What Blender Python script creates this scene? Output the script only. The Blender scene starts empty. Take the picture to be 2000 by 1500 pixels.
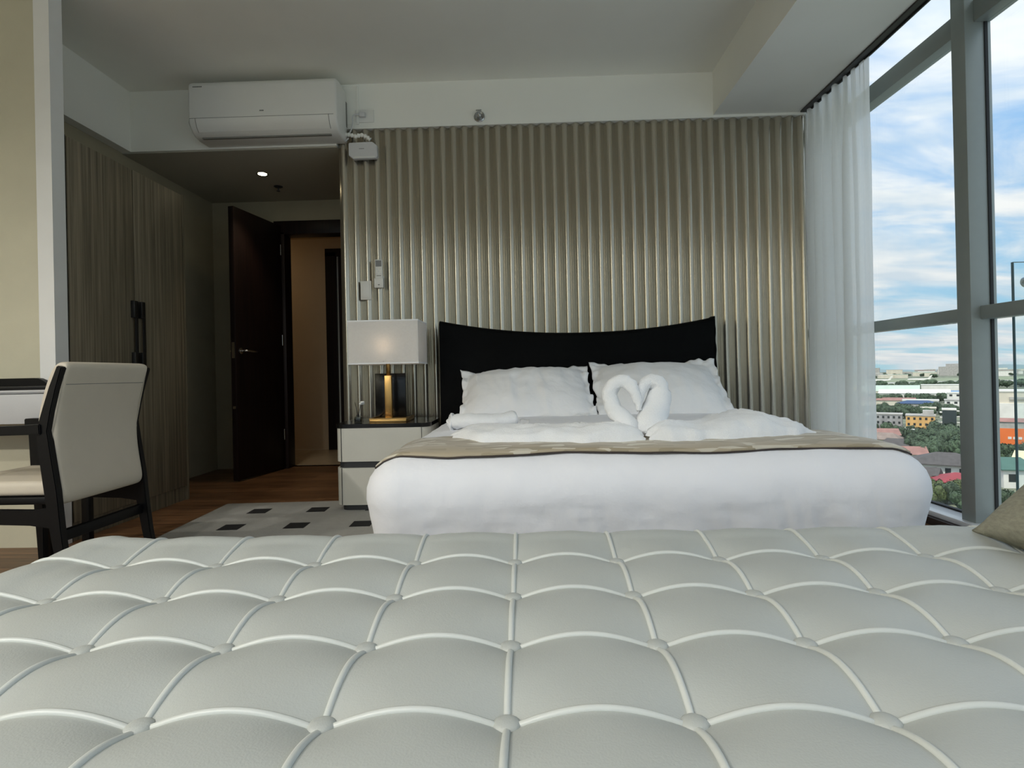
import bpy, bmesh, math, random
from mathutils import Vector, Matrix, noise

sc = bpy.context.scene
COL = sc.collection
R = math.radians
random.seed(7)

# ------------------------------------------------------------------ camera
cam_d = bpy.data.cameras.new('camera')
cam = bpy.data.objects.new('camera', cam_d)
COL.objects.link(cam)
cam_d.sensor_width = 36.0
cam_d.lens = 19.44
cam_d.shift_y = -0.01125
cam_d.clip_start = 0.02
cam_d.clip_end = 20000
_yaw, _pitch, _roll = math.atan(25 / 1080), R(0.1), R(1.25)
_f = Vector((-math.sin(_yaw) * math.cos(_pitch), math.cos(_yaw) * math.cos(_pitch), math.sin(_pitch)))
_r0 = _f.cross(Vector((0, 0, 1))).normalized()
_u0 = _r0.cross(_f)
_rt = math.cos(_roll) * _r0 - math.sin(_roll) * _u0
_up = math.sin(_roll) * _r0 + math.cos(_roll) * _u0
_m = Matrix((_rt, _up, -_f)).transposed().to_4x4()
_m.translation = Vector((0, 0, 0.77))
cam.matrix_world = _m
sc.camera = cam

# ------------------------------------------------------------------ view
sc.view_settings.view_transform = 'Standard'
sc.view_settings.look = 'None'
sc.view_settings.exposure = 1.45
sc.view_settings.gamma = 1.0
sc.view_settings.use_curve_mapping = False
sc.cycles.max_bounces = 12
sc.cycles.diffuse_bounces = 7
sc.cycles.glossy_bounces = 4
sc.cycles.transparent_max_bounces = 16
sc.cycles.sample_clamp_indirect = 6.0
sc.cycles.caustics_reflective = False
sc.cycles.caustics_refractive = False

# ------------------------------------------------------------------ sky
W = bpy.data.worlds.new('sky')
sc.world = W
W.use_nodes = True
wn, wl = W.node_tree.nodes, W.node_tree.links
wn.clear()


def wnode(t, **kw):
    n = wn.new(t)
    for k, v in kw.items():
        setattr(n, k, v)
    return n


def build_sky(strength=1.0):
    tc = wnode('ShaderNodeTexCoord')
    sep = wnode('ShaderNodeSeparateXYZ')
    wl.new(tc.outputs['Generated'], sep.inputs[0])
    zc = wnode('ShaderNodeMath', operation='MAXIMUM')
    wl.new(sep.outputs['Z'], zc.inputs[0])
    zc.inputs[1].default_value = 0.0
    grad = wnode('ShaderNodeValToRGB')
    wl.new(zc.outputs[0], grad.inputs[0])
    e = grad.color_ramp.elements
    e[0].position, e[0].color = 0.0, (0.50, 0.78, 0.90, 1)
    e[1].position, e[1].color = 1.0, (0.17, 0.36, 0.75, 1)
    for p, c in ((0.06, (0.42, 0.72, 0.92, 1)), (0.25, (0.33, 0.58, 0.90, 1)), (0.55, (0.24, 0.46, 0.84, 1))):
        q = grad.color_ramp.elements.new(p)
        q.color = c
    # cloud sheet: direction projected on a flat layer overhead
    za = wnode('ShaderNodeMath', operation='ADD')
    wl.new(zc.outputs[0], za.inputs[0])
    za.inputs[1].default_value = 0.16
    dx = wnode('ShaderNodeMath', operation='DIVIDE')
    dy = wnode('ShaderNodeMath', operation='DIVIDE')
    wl.new(sep.outputs['X'], dx.inputs[0]); wl.new(za.outputs[0], dx.inputs[1])
    wl.new(sep.outputs['Y'], dy.inputs[0]); wl.new(za.outputs[0], dy.inputs[1])
    cmb = wnode('ShaderNodeCombineXYZ')
    wl.new(dx.outputs[0], cmb.inputs[0]); wl.new(dy.outputs[0], cmb.inputs[1])
    mp = wnode('ShaderNodeMapping')
    mp.inputs['Rotation'].default_value = (0, 0, R(28))
    mp.inputs['Location'].default_value = (3.1, 0.4, 0)
    mp.inputs['Scale'].default_value = (0.8, 1.5, 1)
    wl.new(cmb.outputs[0], mp.inputs[0])
    n1 = wnode('ShaderNodeTexNoise')
    n1.inputs['Scale'].default_value = 1.55
    n1.inputs['Detail'].default_value = 7
    n1.inputs['Roughness'].default_value = 0.58
    n1.inputs['Distortion'].default_value = 0.5
    wl.new(mp.outputs[0], n1.inputs['Vector'])
    ramp = wnode('ShaderNodeValToRGB')
    ramp.color_ramp.interpolation = 'EASE'
    ramp.color_ramp.elements[0].position = 0.32
    ramp.color_ramp.elements[0].color = (0, 0, 0, 1)
    ramp.color_ramp.elements[1].position = 0.60
    ramp.color_ramp.elements[1].color = (1, 1, 1, 1)
    wl.new(n1.outputs['Fac'], ramp.inputs[0])
    n2 = wnode('ShaderNodeTexNoise')
    n2.inputs['Scale'].default_value = 3.4
    n2.inputs['Detail'].default_value = 5
    wl.new(mp.outputs[0], n2.inputs['Vector'])
    ccol = wnode('ShaderNodeValToRGB')
    ccol.color_ramp.elements[0].position = 0.35
    ccol.color_ramp.elements[0].color = (0.72, 0.81, 0.90, 1)
    ccol.color_ramp.elements[1].position = 0.62
    ccol.color_ramp.elements[1].color = (1.0, 1.0, 1.0, 1)
    wl.new(n2.outputs['Fac'], ccol.inputs[0])
    mix = wnode('ShaderNodeMixRGB')
    wl.new(ramp.outputs[0], mix.inputs[0])
    wl.new(grad.outputs[0], mix.inputs[1])
    wl.new(ccol.outputs[0], mix.inputs[2])
    bg = wnode('ShaderNodeBackground')
    # overcast-like sky: brighter overhead than at the horizon
    lum = wnode('ShaderNodeMath', operation='MULTIPLY_ADD')
    wl.new(zc.outputs[0], lum.inputs[0])
    lum.inputs[1].default_value = 0.9 * strength
    lum.inputs[2].default_value = strength
    wl.new(lum.outputs[0], bg.inputs['Strength'])
    wl.new(mix.outputs[0], bg.inputs['Color'])
    out = wnode('ShaderNodeOutputWorld')
    wl.new(bg.outputs[0], out.inputs[0])


build_sky(0.315)

# ------------------------------------------------------------------ sun
sun_d = bpy.data.lights.new('sun', 'SUN')
sun_d.energy = 1.1
sun_d.angle = R(4)
sun_d.color = (1.0, 0.90, 0.76)
sun = bpy.data.objects.new('sun', sun_d)
COL.objects.link(sun)
sun.rotation_euler = Vector((0.30, 0.42, -0.86)).to_track_quat('-Z', 'Y').to_euler()
sun.location = (0, 0, 30)

# ================================================================== helpers
def tag(o, label=None, cat=None, group=None, kind=None):
    if label: o['label'] = label
    if cat: o['category'] = cat
    if group: o['group'] = group
    if kind: o['kind'] = kind
    return o


def empty(name, loc=(0, 0, 0), rz=0.0, label=None, cat=None, group=None, kind=None):
    o = bpy.data.objects.new(name, None)
    o.empty_display_size = 0.05
    COL.objects.link(o)
    o.location = loc
    o.rotation_euler = (0, 0, rz)
    return tag(o, label, cat, group, kind)


def link(name, me, mat=None, parent=None, loc=None, rot=None, scale=None):
    o = bpy.data.objects.new(name, me)
    COL.objects.link(o)
    if mat is not None and not me.materials:
        me.materials.append(mat)
    if parent is not None: o.parent = parent
    if loc is not None: o.location = loc
    if rot is not None: o.rotation_euler = rot
    if scale is not None: o.scale = scale
    return o


def copy_tree(o, parent=None):
    c = o.copy()
    COL.objects.link(c)
    c.parent = parent
    for ch in o.children:
        copy_tree(ch, c)
    return c


def pydata(name, v, f, smooth=False):
    me = bpy.data.meshes.new(name)
    me.from_pydata([tuple(p) for p in v], [], f)
    if smooth:
        for p in me.polygons: p.use_smooth = True
    me.update()
    return me


def bm_mesh(name, bm, smooth=False, angle=None):
    bmesh.ops.recalc_face_normals(bm, faces=bm.faces)
    me = bpy.data.meshes.new(name)
    bm.to_mesh(me)
    bm.free()
    if smooth or angle:
        for p in me.polygons: p.use_smooth = True
        if angle:
            me.set_sharp_from_angle(angle=R(angle))
    return me


def box_bm(bm, lo, hi, bev=0.0, seg=2, vertical_only=False):
    lo, hi = Vector(lo), Vector(hi)
    r = bmesh.ops.create_cube(bm, size=1.0)
    vs = r['verts']
    c, s = (lo + hi) / 2, hi - lo
    for v in vs:
        v.co = Vector((v.co.x * s.x, v.co.y * s.y, v.co.z * s.z)) + c
    if bev > 0:
        es = list({e for v in vs for e in v.link_edges})
        if vertical_only:
            es = [e for e in es if abs(e.verts[0].co.z - e.verts[1].co.z) > 1e-6]
        bmesh.ops.bevel(bm, geom=es, offset=bev, segments=seg, profile=0.5, affect='EDGES')
    return vs


def box(name, lo, hi, mat, parent=None, bev=0.0, seg=2, vertical_only=False):
    bm = bmesh.new()
    box_bm(bm, lo, hi, bev, seg, vertical_only)
    return link(name, bm_mesh(name, bm, angle=35 if bev else None), mat, parent)


def boxes(name, lst, mat, parent=None, bev=0.0):
    bm = bmesh.new()
    for lo, hi in lst: box_bm(bm, lo, hi, bev)
    return link(name, bm_mesh(name, bm, angle=35 if bev else None), mat, parent)


def tube_mesh(name, pts, rad, n=8, closed=False, flat=None, caps=True):
    """tube along pts; rad a number or list; flat=(a,b) stretches the section"""
    pts = [Vector(p) for p in pts]
    m = len(pts)
    rads = rad if isinstance(rad, (list, tuple)) else [rad] * m
    v, f = [], []
    t0 = (pts[1] - pts[0]).normalized()
    up = Vector((0, 0, 1)) if abs(t0.z) < 0.9 else Vector((1, 0, 0))
    nrm = (up - t0 * up.dot(t0)).normalized()
    for i, p in enumerate(pts):
        a, b = pts[max(i - 1, 0)], pts[min(i + 1, m - 1)]
        t = (b - a).normalized()
        nrm = (nrm - t * nrm.dot(t)).normalized()
        bn = t.cross(nrm)
        for k in range(n):
            an = 2 * math.pi * k / n
            ca, sa = math.cos(an), math.sin(an)
            if flat: ca, sa = ca * flat[0], sa * flat[1]
            v.append(p + (nrm * ca + bn * sa) * rads[i])
    for i in range(m - 1):
        for k in range(n):
            k2 = (k + 1) % n
            f.append((i * n + k, i * n + k2, (i + 1) * n + k2, (i + 1) * n + k))
    if caps:
        f.append(tuple(range(n - 1, -1, -1)))
        f.append(tuple((m - 1) * n + k for k in range(n)))
    return pydata(name, v, f, True)


def tube(name, pts, rad, mat, parent=None, n=8, flat=None):
    return link(name, tube_mesh(name, pts, rad, n, flat=flat), mat, parent)


def lathe_mesh(name, prof, n=24, angle=40):
    v, f = [], []
    for r, z in prof:
        for k in range(n):
            a = 2 * math.pi * k / n
            v.append((r * math.cos(a), r * math.sin(a), z))
    for i in range(len(prof) - 1):
        for k in range(n):
            k2 = (k + 1) % n
            f.append((i * n + k, i * n + k2, (i + 1) * n + k2, (i + 1) * n + k))
    f.append(tuple(range(n - 1, -1, -1)))
    f.append(tuple((len(prof) - 1) * n + k for k in range(n)))
    me = pydata(name, v, f, True)
    me.set_sharp_from_angle(angle=R(angle))
    return me


def lathe(name, prof, mat, parent=None, loc=None, rot=None, n=24):
    return link(name, lathe_mesh(name, prof, n), mat, parent, loc, rot)


def prism(name, poly, axis, a, b, mat, parent=None, smooth_angle=None, bev=0.0):
    """closed polygon (list of 2D points) extruded along axis between a and b.
    axis x: points (y,z); axis y: points (x,z); axis z: points (x,y)"""
    def P(p, t):
        return {'x': (t, p[0], p[1]), 'y': (p[0], t, p[1]), 'z': (p[0], p[1], t)}[axis]
    bm = bmesh.new()
    v0 = [bm.verts.new(P(p, a)) for p in poly]
    v1 = [bm.verts.new(P(p, b)) for p in poly]
    n = len(poly)
    bm.faces.new(v0)
    bm.faces.new(v1)
    for i in range(n):
        bm.faces.new((v0[i], v0[(i + 1) % n], v1[(i + 1) % n], v1[i]))
    if bev:
        ends = [e for e in bm.edges if (e.verts[0] in v0 and e.verts[1] in v0) or (e.verts[0] in v1 and e.verts[1] in v1)]
        bmesh.ops.bevel(bm, geom=ends, offset=bev, segments=3, profile=0.5, affect='EDGES')
    return link(name, bm_mesh(name, bm, angle=smooth_angle), mat, parent)


def grid_mesh(name, nu, nv, fn, smooth=True):
    v = [fn(i / nu, j / nv) for j in range(nv + 1) for i in range(nu + 1)]
    f = []
    for j in range(nv):
        for i in range(nu):
            a = j * (nu + 1) + i
            f.append((a, a + 1, a + nu + 2, a + nu + 1))
    return pydata(name, v, f, smooth)


def fbm(x, y, z=0.0, o=3):
    return noise.fractal(Vector((x, y, z)), 1.0, 2.0, o)


# ------------------------------------------------------------------ materials
def mat(name, col, rough=0.5, metal=0.0, var=0.0, vscale=8.0, bump=0.0, bscale=60.0, stretch=(1, 1, 1),
        spec=0.5, sheen=0.0, coat=0.0, rnd=0.0, transl=0.0, clear=0.0):
    m = bpy.data.materials.new(name)
    m.use_nodes = True
    nt = m.node_tree
    ns, ls = nt.nodes, nt.links
    b = ns['Principled BSDF']
    b.inputs['Base Color'].default_value = (*col, 1)
    b.inputs['Roughness'].default_value = rough
    b.inputs['Metallic'].default_value = metal
    b.inputs['Specular IOR Level'].default_value = spec
    b.inputs['Sheen Weight'].default_value = sheen
    b.inputs['Coat Weight'].default_value = coat
    tc = ns.new('ShaderNodeTexCoord')
    mp = ns.new('ShaderNodeMapping')
    mp.inputs['Scale'].default_value = stretch
    ls.new(tc.outputs['Object'], mp.inputs[0])
    src = mp.outputs[0]
    if var > 0 or rnd > 0:
        n = ns.new('ShaderNodeTexNoise')
        n.inputs['Scale'].default_value = vscale
        n.inputs['Detail'].default_value = 5
        ls.new(src, n.inputs['Vector'])
        mr = ns.new('ShaderNodeMapRange')
        mr.inputs['From Min'].default_value = 0.3
        mr.inputs['From Max'].default_value = 0.7
        mr.inputs['To Min'].default_value = 1 - var
        mr.inputs['To Max'].default_value = 1 + var
        ls.new(n.outputs['Fac'], mr.inputs['Value'])
        fac = mr.outputs[0]
        if rnd > 0:
            oi = ns.new('ShaderNodeObjectInfo')
            m2 = ns.new('ShaderNodeMapRange')
            m2.inputs['To Min'].default_value = 1 - rnd
            m2.inputs['To Max'].default_value = 1 + rnd
            ls.new(oi.outputs['Random'], m2.inputs['Value'])
            mu = ns.new('ShaderNodeMath')
            mu.operation = 'MULTIPLY'
            ls.new(fac, mu.inputs[0]); ls.new(m2.outputs[0], mu.inputs[1])
            fac = mu.outputs[0]
        mx = ns.new('ShaderNodeVectorMath')
        mx.operation = 'SCALE'
        mx.inputs[0].default_value = col
        ls.new(fac, mx.inputs['Scale'])
        ls.new(mx.outputs[0], b.inputs['Base Color'])
    if bump > 0:
        n = ns.new('ShaderNodeTexNoise')
        n.inputs['Scale'].default_value = bscale
        n.inputs['Detail'].default_value = 4
        ls.new(src, n.inputs['Vector'])
        bp = ns.new('ShaderNodeBump')
        bp.inputs['Strength'].default_value = bump
        bp.inputs['Distance'].default_value = 0.01
        ls.new(n.outputs['Fac'], bp.inputs['Height'])
        ls.new(bp.outputs[0], b.inputs['Normal'])
    if transl > 0:
        tr = ns.new('ShaderNodeBsdfTranslucent')
        tr.inputs[0].default_value = (*col, 1)
        ms = ns.new('ShaderNodeMixShader')
        ms.inputs[0].default_value = transl
        ls.new(b.outputs[0], ms.inputs[1]); ls.new(tr.outputs[0], ms.inputs[2])
        outp = ms.outputs[0]
        if clear > 0:
            tp = ns.new('ShaderNodeBsdfTransparent')
            m3 = ns.new('ShaderNodeMixShader')
            m3.inputs[0].default_value = clear
            ls.new(outp, m3.inputs[1]); ls.new(tp.outputs[0], m3.inputs[2])
            outp = m3.outputs[0]
        ls.new(outp, ns['Material Output'].inputs[0])
    return m


def emit(name, col, s):
    m = bpy.data.materials.new(name)
    m.use_nodes = True
    ns = m.node_tree.nodes
    ns.clear()
    e = ns.new('ShaderNodeEmission')
    e.inputs[0].default_value = (*col, 1)
    e.inputs[1].default_value = s
    o = ns.new('ShaderNodeOutputMaterial')
    m.node_tree.links.new(e.outputs[0], o.inputs[0])
    return m


def glass(name, tint=(1, 1, 1), refl=1.0, ior=1.35):
    m = bpy.data.materials.new(name)
    m.use_nodes = True
    ns, ls = m.node_tree.nodes, m.node_tree.links
    ns.clear()
    t = ns.new('ShaderNodeBsdfTransparent')
    t.inputs[0].default_value = (*tint, 1)
    g = ns.new('ShaderNodeBsdfGlossy')
    g.inputs['Roughness'].default_value = 0.0
    g.inputs['Color'].default_value = (refl, refl, refl, 1)
    # reflectance from the plain angle to the surface (same for both faces of the sheet)
    ge = ns.new('ShaderNodeNewGeometry')
    dt = ns.new('ShaderNodeVectorMath'); dt.operation = 'DOT_PRODUCT'
    ls.new(ge.outputs['Normal'], dt.inputs[0]); ls.new(ge.outputs['Incoming'], dt.inputs[1])
    ab = ns.new('ShaderNodeMath'); ab.operation = 'ABSOLUTE'
    ls.new(dt.outputs['Value'], ab.inputs[0])
    om = ns.new('ShaderNodeMath'); om.operation = 'SUBTRACT'
    om.inputs[0].default_value = 1.0
    ls.new(ab.outputs[0], om.inputs[1])
    pw = ns.new('ShaderNodeMath'); pw.operation = 'POWER'
    ls.new(om.outputs[0], pw.inputs[0]); pw.inputs[1].default_value = 5.0
    f0 = ((ior - 1) / (ior + 1)) ** 2
    fr = ns.new('ShaderNodeMath'); fr.operation = 'MULTIPLY_ADD'
    ls.new(pw.outputs[0], fr.inputs[0])
    fr.inputs[1].default_value = 1 - f0
    fr.inputs[2].default_value = f0
    mx = ns.new('ShaderNodeMixShader')
    ls.new(fr.outputs[0], mx.inputs[0])
    ls.new(t.outputs[0], mx.inputs[1]); ls.new(g.outputs[0], mx.inputs[2])
    o = ns.new('ShaderNodeOutputMaterial')
    ls.new(mx.outputs[0], o.inputs[0])
    return m


def wood(name, dark, light, scale=(1, 14, 14), rough=0.45, nscale=3.0, rnd=0.12, spec=0.4):
    """streaky wood; the grain runs along the axis with the small scale"""
    m = bpy.data.materials.new(name)
    m.use_nodes = True
    ns, ls = m.node_tree.nodes, m.node_tree.links
    b = ns['Principled BSDF']
    b.inputs['Roughness'].default_value = rough
    b.inputs['Specular IOR Level'].default_value = spec
    tc = ns.new('ShaderNodeTexCoord')
    oi = ns.new('ShaderNodeObjectInfo')
    off = ns.new('ShaderNodeVectorMath'); off.operation = 'SCALE'
    off.inputs[0].default_value = (7.3, 3.1, 5.7)
    ls.new(oi.outputs['Random'], off.inputs['Scale'])
    ad = ns.new('ShaderNodeVectorMath'); ad.operation = 'ADD'
    ls.new(tc.outputs['Object'], ad.inputs[0]); ls.new(off.outputs[0], ad.inputs[1])
    mp = ns.new('ShaderNodeMapping')
    mp.inputs['Scale'].default_value = scale
    ls.new(ad.outputs[0], mp.inputs[0])
    n = ns.new('ShaderNodeTexNoise')
    n.inputs['Scale'].default_value = nscale
    n.inputs['Detail'].default_value = 6
    n.inputs['Roughness'].default_value = 0.62
    n.inputs['Distortion'].default_value = 0.3
    ls.new(mp.outputs[0], n.inputs['Vector'])
    r = ns.new('ShaderNodeValToRGB')
    r.color_ramp.elements[0].position = 0.33
    r.color_ramp.elements[0].color = (*dark, 1)
    r.color_ramp.elements[1].position = 0.68
    r.color_ramp.elements[1].color = (*light, 1)
    ls.new(n.outputs['Fac'], r.inputs[0])
    mr = ns.new('ShaderNodeMapRange')
    mr.inputs['To Min'].default_value = 1 - rnd
    mr.inputs['To Max'].default_value = 1 + rnd
    ls.new(oi.outputs['Random'], mr.inputs['Value'])
    sc_ = ns.new('ShaderNodeVectorMath'); sc_.operation = 'SCALE'
    ls.new(r.outputs[0], sc_.inputs[0]); ls.new(mr.outputs[0], sc_.inputs['Scale'])
    ls.new(sc_.outputs[0], b.inputs['Base Color'])
    bp = ns.new('ShaderNodeBump')
    bp.inputs['Strength'].default_value = 0.08
    bp.inputs['Distance'].default_value = 0.004
    ls.new(n.outputs['Fac'], bp.inputs['Height'])
    ls.new(bp.outputs[0], b.inputs['Normal'])
    return m


M = dict(
    ceiling=mat('ceiling_paint', (0.82, 0.82, 0.76), 0.9, var=0.02, vscale=3, bump=0.03, bscale=180),
    wall=mat('white_wall_paint', (0.84, 0.84, 0.78), 0.85, var=0.02, vscale=2, bump=0.03, bscale=200),
    cream=mat('cream_wallpaper', (0.56, 0.53, 0.40), 0.8, var=0.04, vscale=5, bump=0.08, bscale=260),
    hall=mat('hall_wall_paint', (0.62, 0.50, 0.34), 0.8, var=0.03, vscale=4),
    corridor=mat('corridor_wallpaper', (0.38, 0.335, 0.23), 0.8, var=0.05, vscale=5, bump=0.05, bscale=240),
    corrceil_shade=mat('corridor_ceiling_shade', (0.40, 0.38, 0.31), 0.85, var=0.02, vscale=2),  # shade of the corridor ceiling put into a darker tone
    trimwhite=mat('white_trim_paint', (0.78, 0.78, 0.76), 0.5, var=0.02),
    deskgrey=mat('pale_grey_desk_leather', (0.50, 0.505, 0.51), 0.5, var=0.03, vscale=6, bump=0.04, bscale=300),
    glassedge=mat('polished_glass_edge', (0.12, 0.21, 0.24), 0.2, var=0.05),
    slab=mat('floor_base_screed', (0.10, 0.07, 0.05), 0.9, var=0.1),
    plank=wood('floor_plank_wood', (0.085, 0.040, 0.018), (0.24, 0.120, 0.055), (1.2, 16, 16), 0.35, 3.0, 0.25),
    tile=mat('hall_floor_tile', (0.50, 0.42, 0.30), 0.25, var=0.05, vscale=6),
    rib=mat('champagne_metallic_panel_paint', (0.53, 0.49, 0.405), 0.23, metal=0.85, var=0.02, vscale=4, coat=0.1),
    ward=wood('wardrobe_laminate', (0.092, 0.077, 0.050), (0.25, 0.212, 0.145), (26, 26, 0.5), 0.5, 2.4, 0.0),
    darkwood=wood('dark_door_veneer', (0.006, 0.0032, 0.003), (0.016, 0.008, 0.0065), (14, 14, 0.6), 0.45, 3, 0.02, 0.25),
    black=mat('black_lacquered_wood', (0.0045, 0.0045, 0.005), 0.42, var=0.1, vscale=20, spec=0.22),
    blackgloss=mat('black_gloss_top', (0.006, 0.006, 0.006), 0.2, var=0.05, spec=0.35),
    blackplastic=mat('black_plastic', (0.008, 0.008, 0.008), 0.4, var=0.05),
    charcoal=mat('charcoal_lacquer', (0.030, 0.031, 0.033), 0.45, var=0.05),
    white=mat('white_plastic', (0.74, 0.74, 0.70), 0.35, var=0.01),
    whitegrey=mat('pale_grey_plastic', (0.62, 0.62, 0.62), 0.4, var=0.01),
    vent=mat('dark_vent_plastic', (0.20, 0.20, 0.18), 0.6, var=0.05),
    mark=mat('grey_printed_mark', (0.16, 0.16, 0.15), 0.6, var=0.05),
    lcd=mat('remote_display', (0.055, 0.060, 0.055), 0.2, var=0.1),
    chrome=mat('brushed_chrome', (0.55, 0.55, 0.54), 0.25, metal=1.0, var=0.03),
    brass=mat('brushed_brass', (0.50, 0.30, 0.10), 0.30, metal=0.85, var=0.06, vscale=30, stretch=(30, 30, 1)),
    nightcream=mat('cream_leather_drawer', (0.66, 0.645, 0.57), 0.45, var=0.03, vscale=6, bump=0.06, bscale=300),
    leather=mat('white_leather', (0.51, 0.533, 0.51), 0.42, var=0.015, vscale=10, bump=0.10, bscale=420, spec=0.45),
    piping=mat('lit_leather_piping', (0.66, 0.685, 0.655), 0.36, var=0.01, bump=0.05, bscale=500),  # same leather made paler, the light it catches is in the colour
    sheet=mat('white_cotton_bedding', (0.885, 0.89, 0.925), 0.9, var=0.015, vscale=5, bump=0.22, bscale=26, sheen=0.2),
    pillow=mat('white_cotton_pillowcase', (0.92, 0.92, 0.92), 0.9, var=0.015, vscale=6, bump=0.30, bscale=28, sheen=0.2),
    towel=mat('white_terry_towel', (0.91, 0.92, 0.93), 0.95, var=0.02, vscale=12, bump=0.35, bscale=240, sheen=0.4),
    headboard=mat('black_leather_headboard', (0.0035, 0.0038, 0.0040), 0.6, var=0.2, vscale=3, bump=0.1, bscale=150, spec=0.06),
    chairfab=mat('taupe_leatherette', (0.60, 0.54, 0.44), 0.6, var=0.03, vscale=8, bump=0.06, bscale=320),
    rug=mat('grey_beige_rug_pile', (0.27, 0.262, 0.225), 0.95, var=0.06, vscale=30, bump=0.4, bscale=300, sheen=0.3),
    rugblack=mat('black_rug_pile', (0.008, 0.008, 0.009), 0.95, var=0.2, vscale=40, bump=0.4, bscale=300),
    frame=mat('grey_aluminium_frame', (0.31, 0.345, 0.33), 0.45, metal=0.25, var=0.02, vscale=20),
    gasket=mat('black_rubber_gasket', (0.012, 0.013, 0.014), 0.7, var=0.05),
    track=mat('dark_curtain_track', (0.020, 0.019, 0.018), 0.4, var=0.1),
    sill=mat('white_metal_sill', (0.80, 0.82, 0.85), 0.25, var=0.01),
    kerb=mat('dark_brown_kerb', (0.035, 0.024, 0.020), 0.5, var=0.1),
    pane=glass('window_glass', (0.975, 0.99, 0.985)),
    fin=glass('balcony_glass', (0.93, 0.975, 0.975), 1.0, 1.35),
    jar=glass('diffuser_glass', (0.55, 0.58, 0.55), 1.0, 1.5),
    curtain=mat('white_sheer_curtain', (0.95, 0.95, 0.925), 0.95, var=0.03, vscale=40, bump=0.15, bscale=300, transl=0.66, clear=0.09),
    shade=mat('white_linen_lampshade', (0.92, 0.90, 0.87), 0.9, var=0.03, vscale=90, bump=0.15, bscale=420, transl=0.35),
    cushion=mat('olive_grey_linen', (0.335, 0.325, 0.250), 0.95, var=0.16, vscale=60, stretch=(1, 3, 1), bump=0.4, bscale=260),
    flower=mat('white_petal', (0.85, 0.85, 0.82), 0.8, var=0.03),
    bulb=emit('warm_lamp_bulb', (1.0, 0.82, 0.60), 1.0),
    down=emit('warm_downlight', (1.0, 0.86, 0.55), 12.0),
)


def brocade():
    m = bpy.data.materials.new('gold_beige_brocade')
    m.use_nodes = True
    ns, ls = m.node_tree.nodes, m.node_tree.links
    b = ns['Principled BSDF']
    b.inputs['Roughness'].default_value = 0.55
    b.inputs['Sheen Weight'].default_value = 0.3
    tc = ns.new('ShaderNodeTexCoord')
    mp = ns.new('ShaderNodeMapping')
    mp.inputs['Rotation'].default_value = (0, 0, R(32))
    mp.inputs['Scale'].default_value = (9, 34, 9)
    ls.new(tc.outputs['Object'], mp.inputs[0])
    v = ns.new('ShaderNodeTexVoronoi')
    v.inputs['Scale'].default_value = 1.6
    ls.new(mp.outputs[0], v.inputs['Vector'])
    r = ns.new('ShaderNodeValToRGB')
    r.color_ramp.interpolation = 'CONSTANT'
    r.color_ramp.elements[0].color = (0.36, 0.30, 0.20, 1)
    r.color_ramp.elements[1].position = 0.72
    r.color_ramp.elements[1].color = (0.62, 0.57, 0.46, 1)
    e = r.color_ramp.elements.new(0.38)
    e.color = (0.44, 0.37, 0.26, 1)
    ls.new(v.outputs['Color'], r.inputs[0])
    ls.new(r.outputs[0], b.inputs['Base Color'])
    return m


M['brocade'] = brocade()


def S(o, name=None):
    o['kind'] = 'structure'
    return o


# ================================================================== the room
YW = 3.62           # bulkhead / bed wall plane
floor = S(box('floor', (-3.75, -1.8, -0.22), (2.10, 4.78, -0.014), M['slab']))
# planks run across the room, children of the floor
pl_meshes = {}
def plank_mesh(L):
    key = round(L, 3)
    if key not in pl_meshes:
        bm = bmesh.new()
        box_bm(bm, (0, 0.0008, -0.014), (L - 0.0016, 0.1212, 0.0), 0)
        me = bm_mesh('plank', bm)
        me.materials.append(M['plank'])
        pl_meshes[key] = me
    return pl_meshes[key]
PW = 0.122
y = -1.75
row = 0
while y < 4.78 - 0.02:
    x = -3.70
    first = [1.32, 0.62, 0.98, 1.44][row % 4]
    w = first
    while x < 2.0:
        L = min(w, 2.08 - x)
        link('plank', plank_mesh(L), None, floor, (x, y, 0))
        x += L
        w = 1.44
    y += PW
    row += 1

ceiling = S(box('ceiling', (-3.75, -1.8, 2.70), (1.30, YW + 0.1, 2.82), M['ceiling']))
S(box('ceiling_slab', (-3.85, -1.9, 2.82), (2.30, 6.05, 3.0), M['ceiling']))
S(boxes('wall_back', [((-1.21, YW, 2.405), (1.98, 3.78, 2.82)), ((-1.21, YW + 0.05, 0.0), (1.98, 3.78, 2.405))], M['wall']))
S(box('wall_bulkhead', (-2.59, YW, 2.30), (-1.21, 4.80, 2.82), M['wall']))
S(box('ceiling_corridor_shade', (-2.66, YW + 0.012, 2.292), (-1.21, 4.70, 2.30), M['corrceil_shade']))  # bulkhead underside is white; this darker sheet carries its shade as colour
S(box('wall_bulkhead_left', (-3.2, 2.62, 2.30), (-2.59, 4.80, 2.82), M['wall']))
S(box('trim_1', (1.26, -1.8, 2.42), (1.84, YW, 2.82), M['ceiling']))          # dropped beam along the window
S(box('wall_left', (-3.85, -1.9, 0.0), (-3.75, 2.62, 2.82), M['cream']))
S(box('wall_nook', (-3.75, 2.55, 0.0), (-2.275, 2.62, 2.82), M['cream']))
S(box('trim_2', (-2.275, 2.545, 0.0), (-2.20, 2.62, 2.70), M['trimwhite']))
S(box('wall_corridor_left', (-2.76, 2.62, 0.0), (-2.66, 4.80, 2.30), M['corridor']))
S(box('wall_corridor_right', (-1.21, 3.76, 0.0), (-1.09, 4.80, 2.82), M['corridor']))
S(boxes('wall_corridor_end', [((-2.66, 4.70, 0), (-2.12, 4.80, 2.30)), ((-2.12, 4.70, 2.10), (-1.21, 4.80, 2.30))], M['corridor']))
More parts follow.
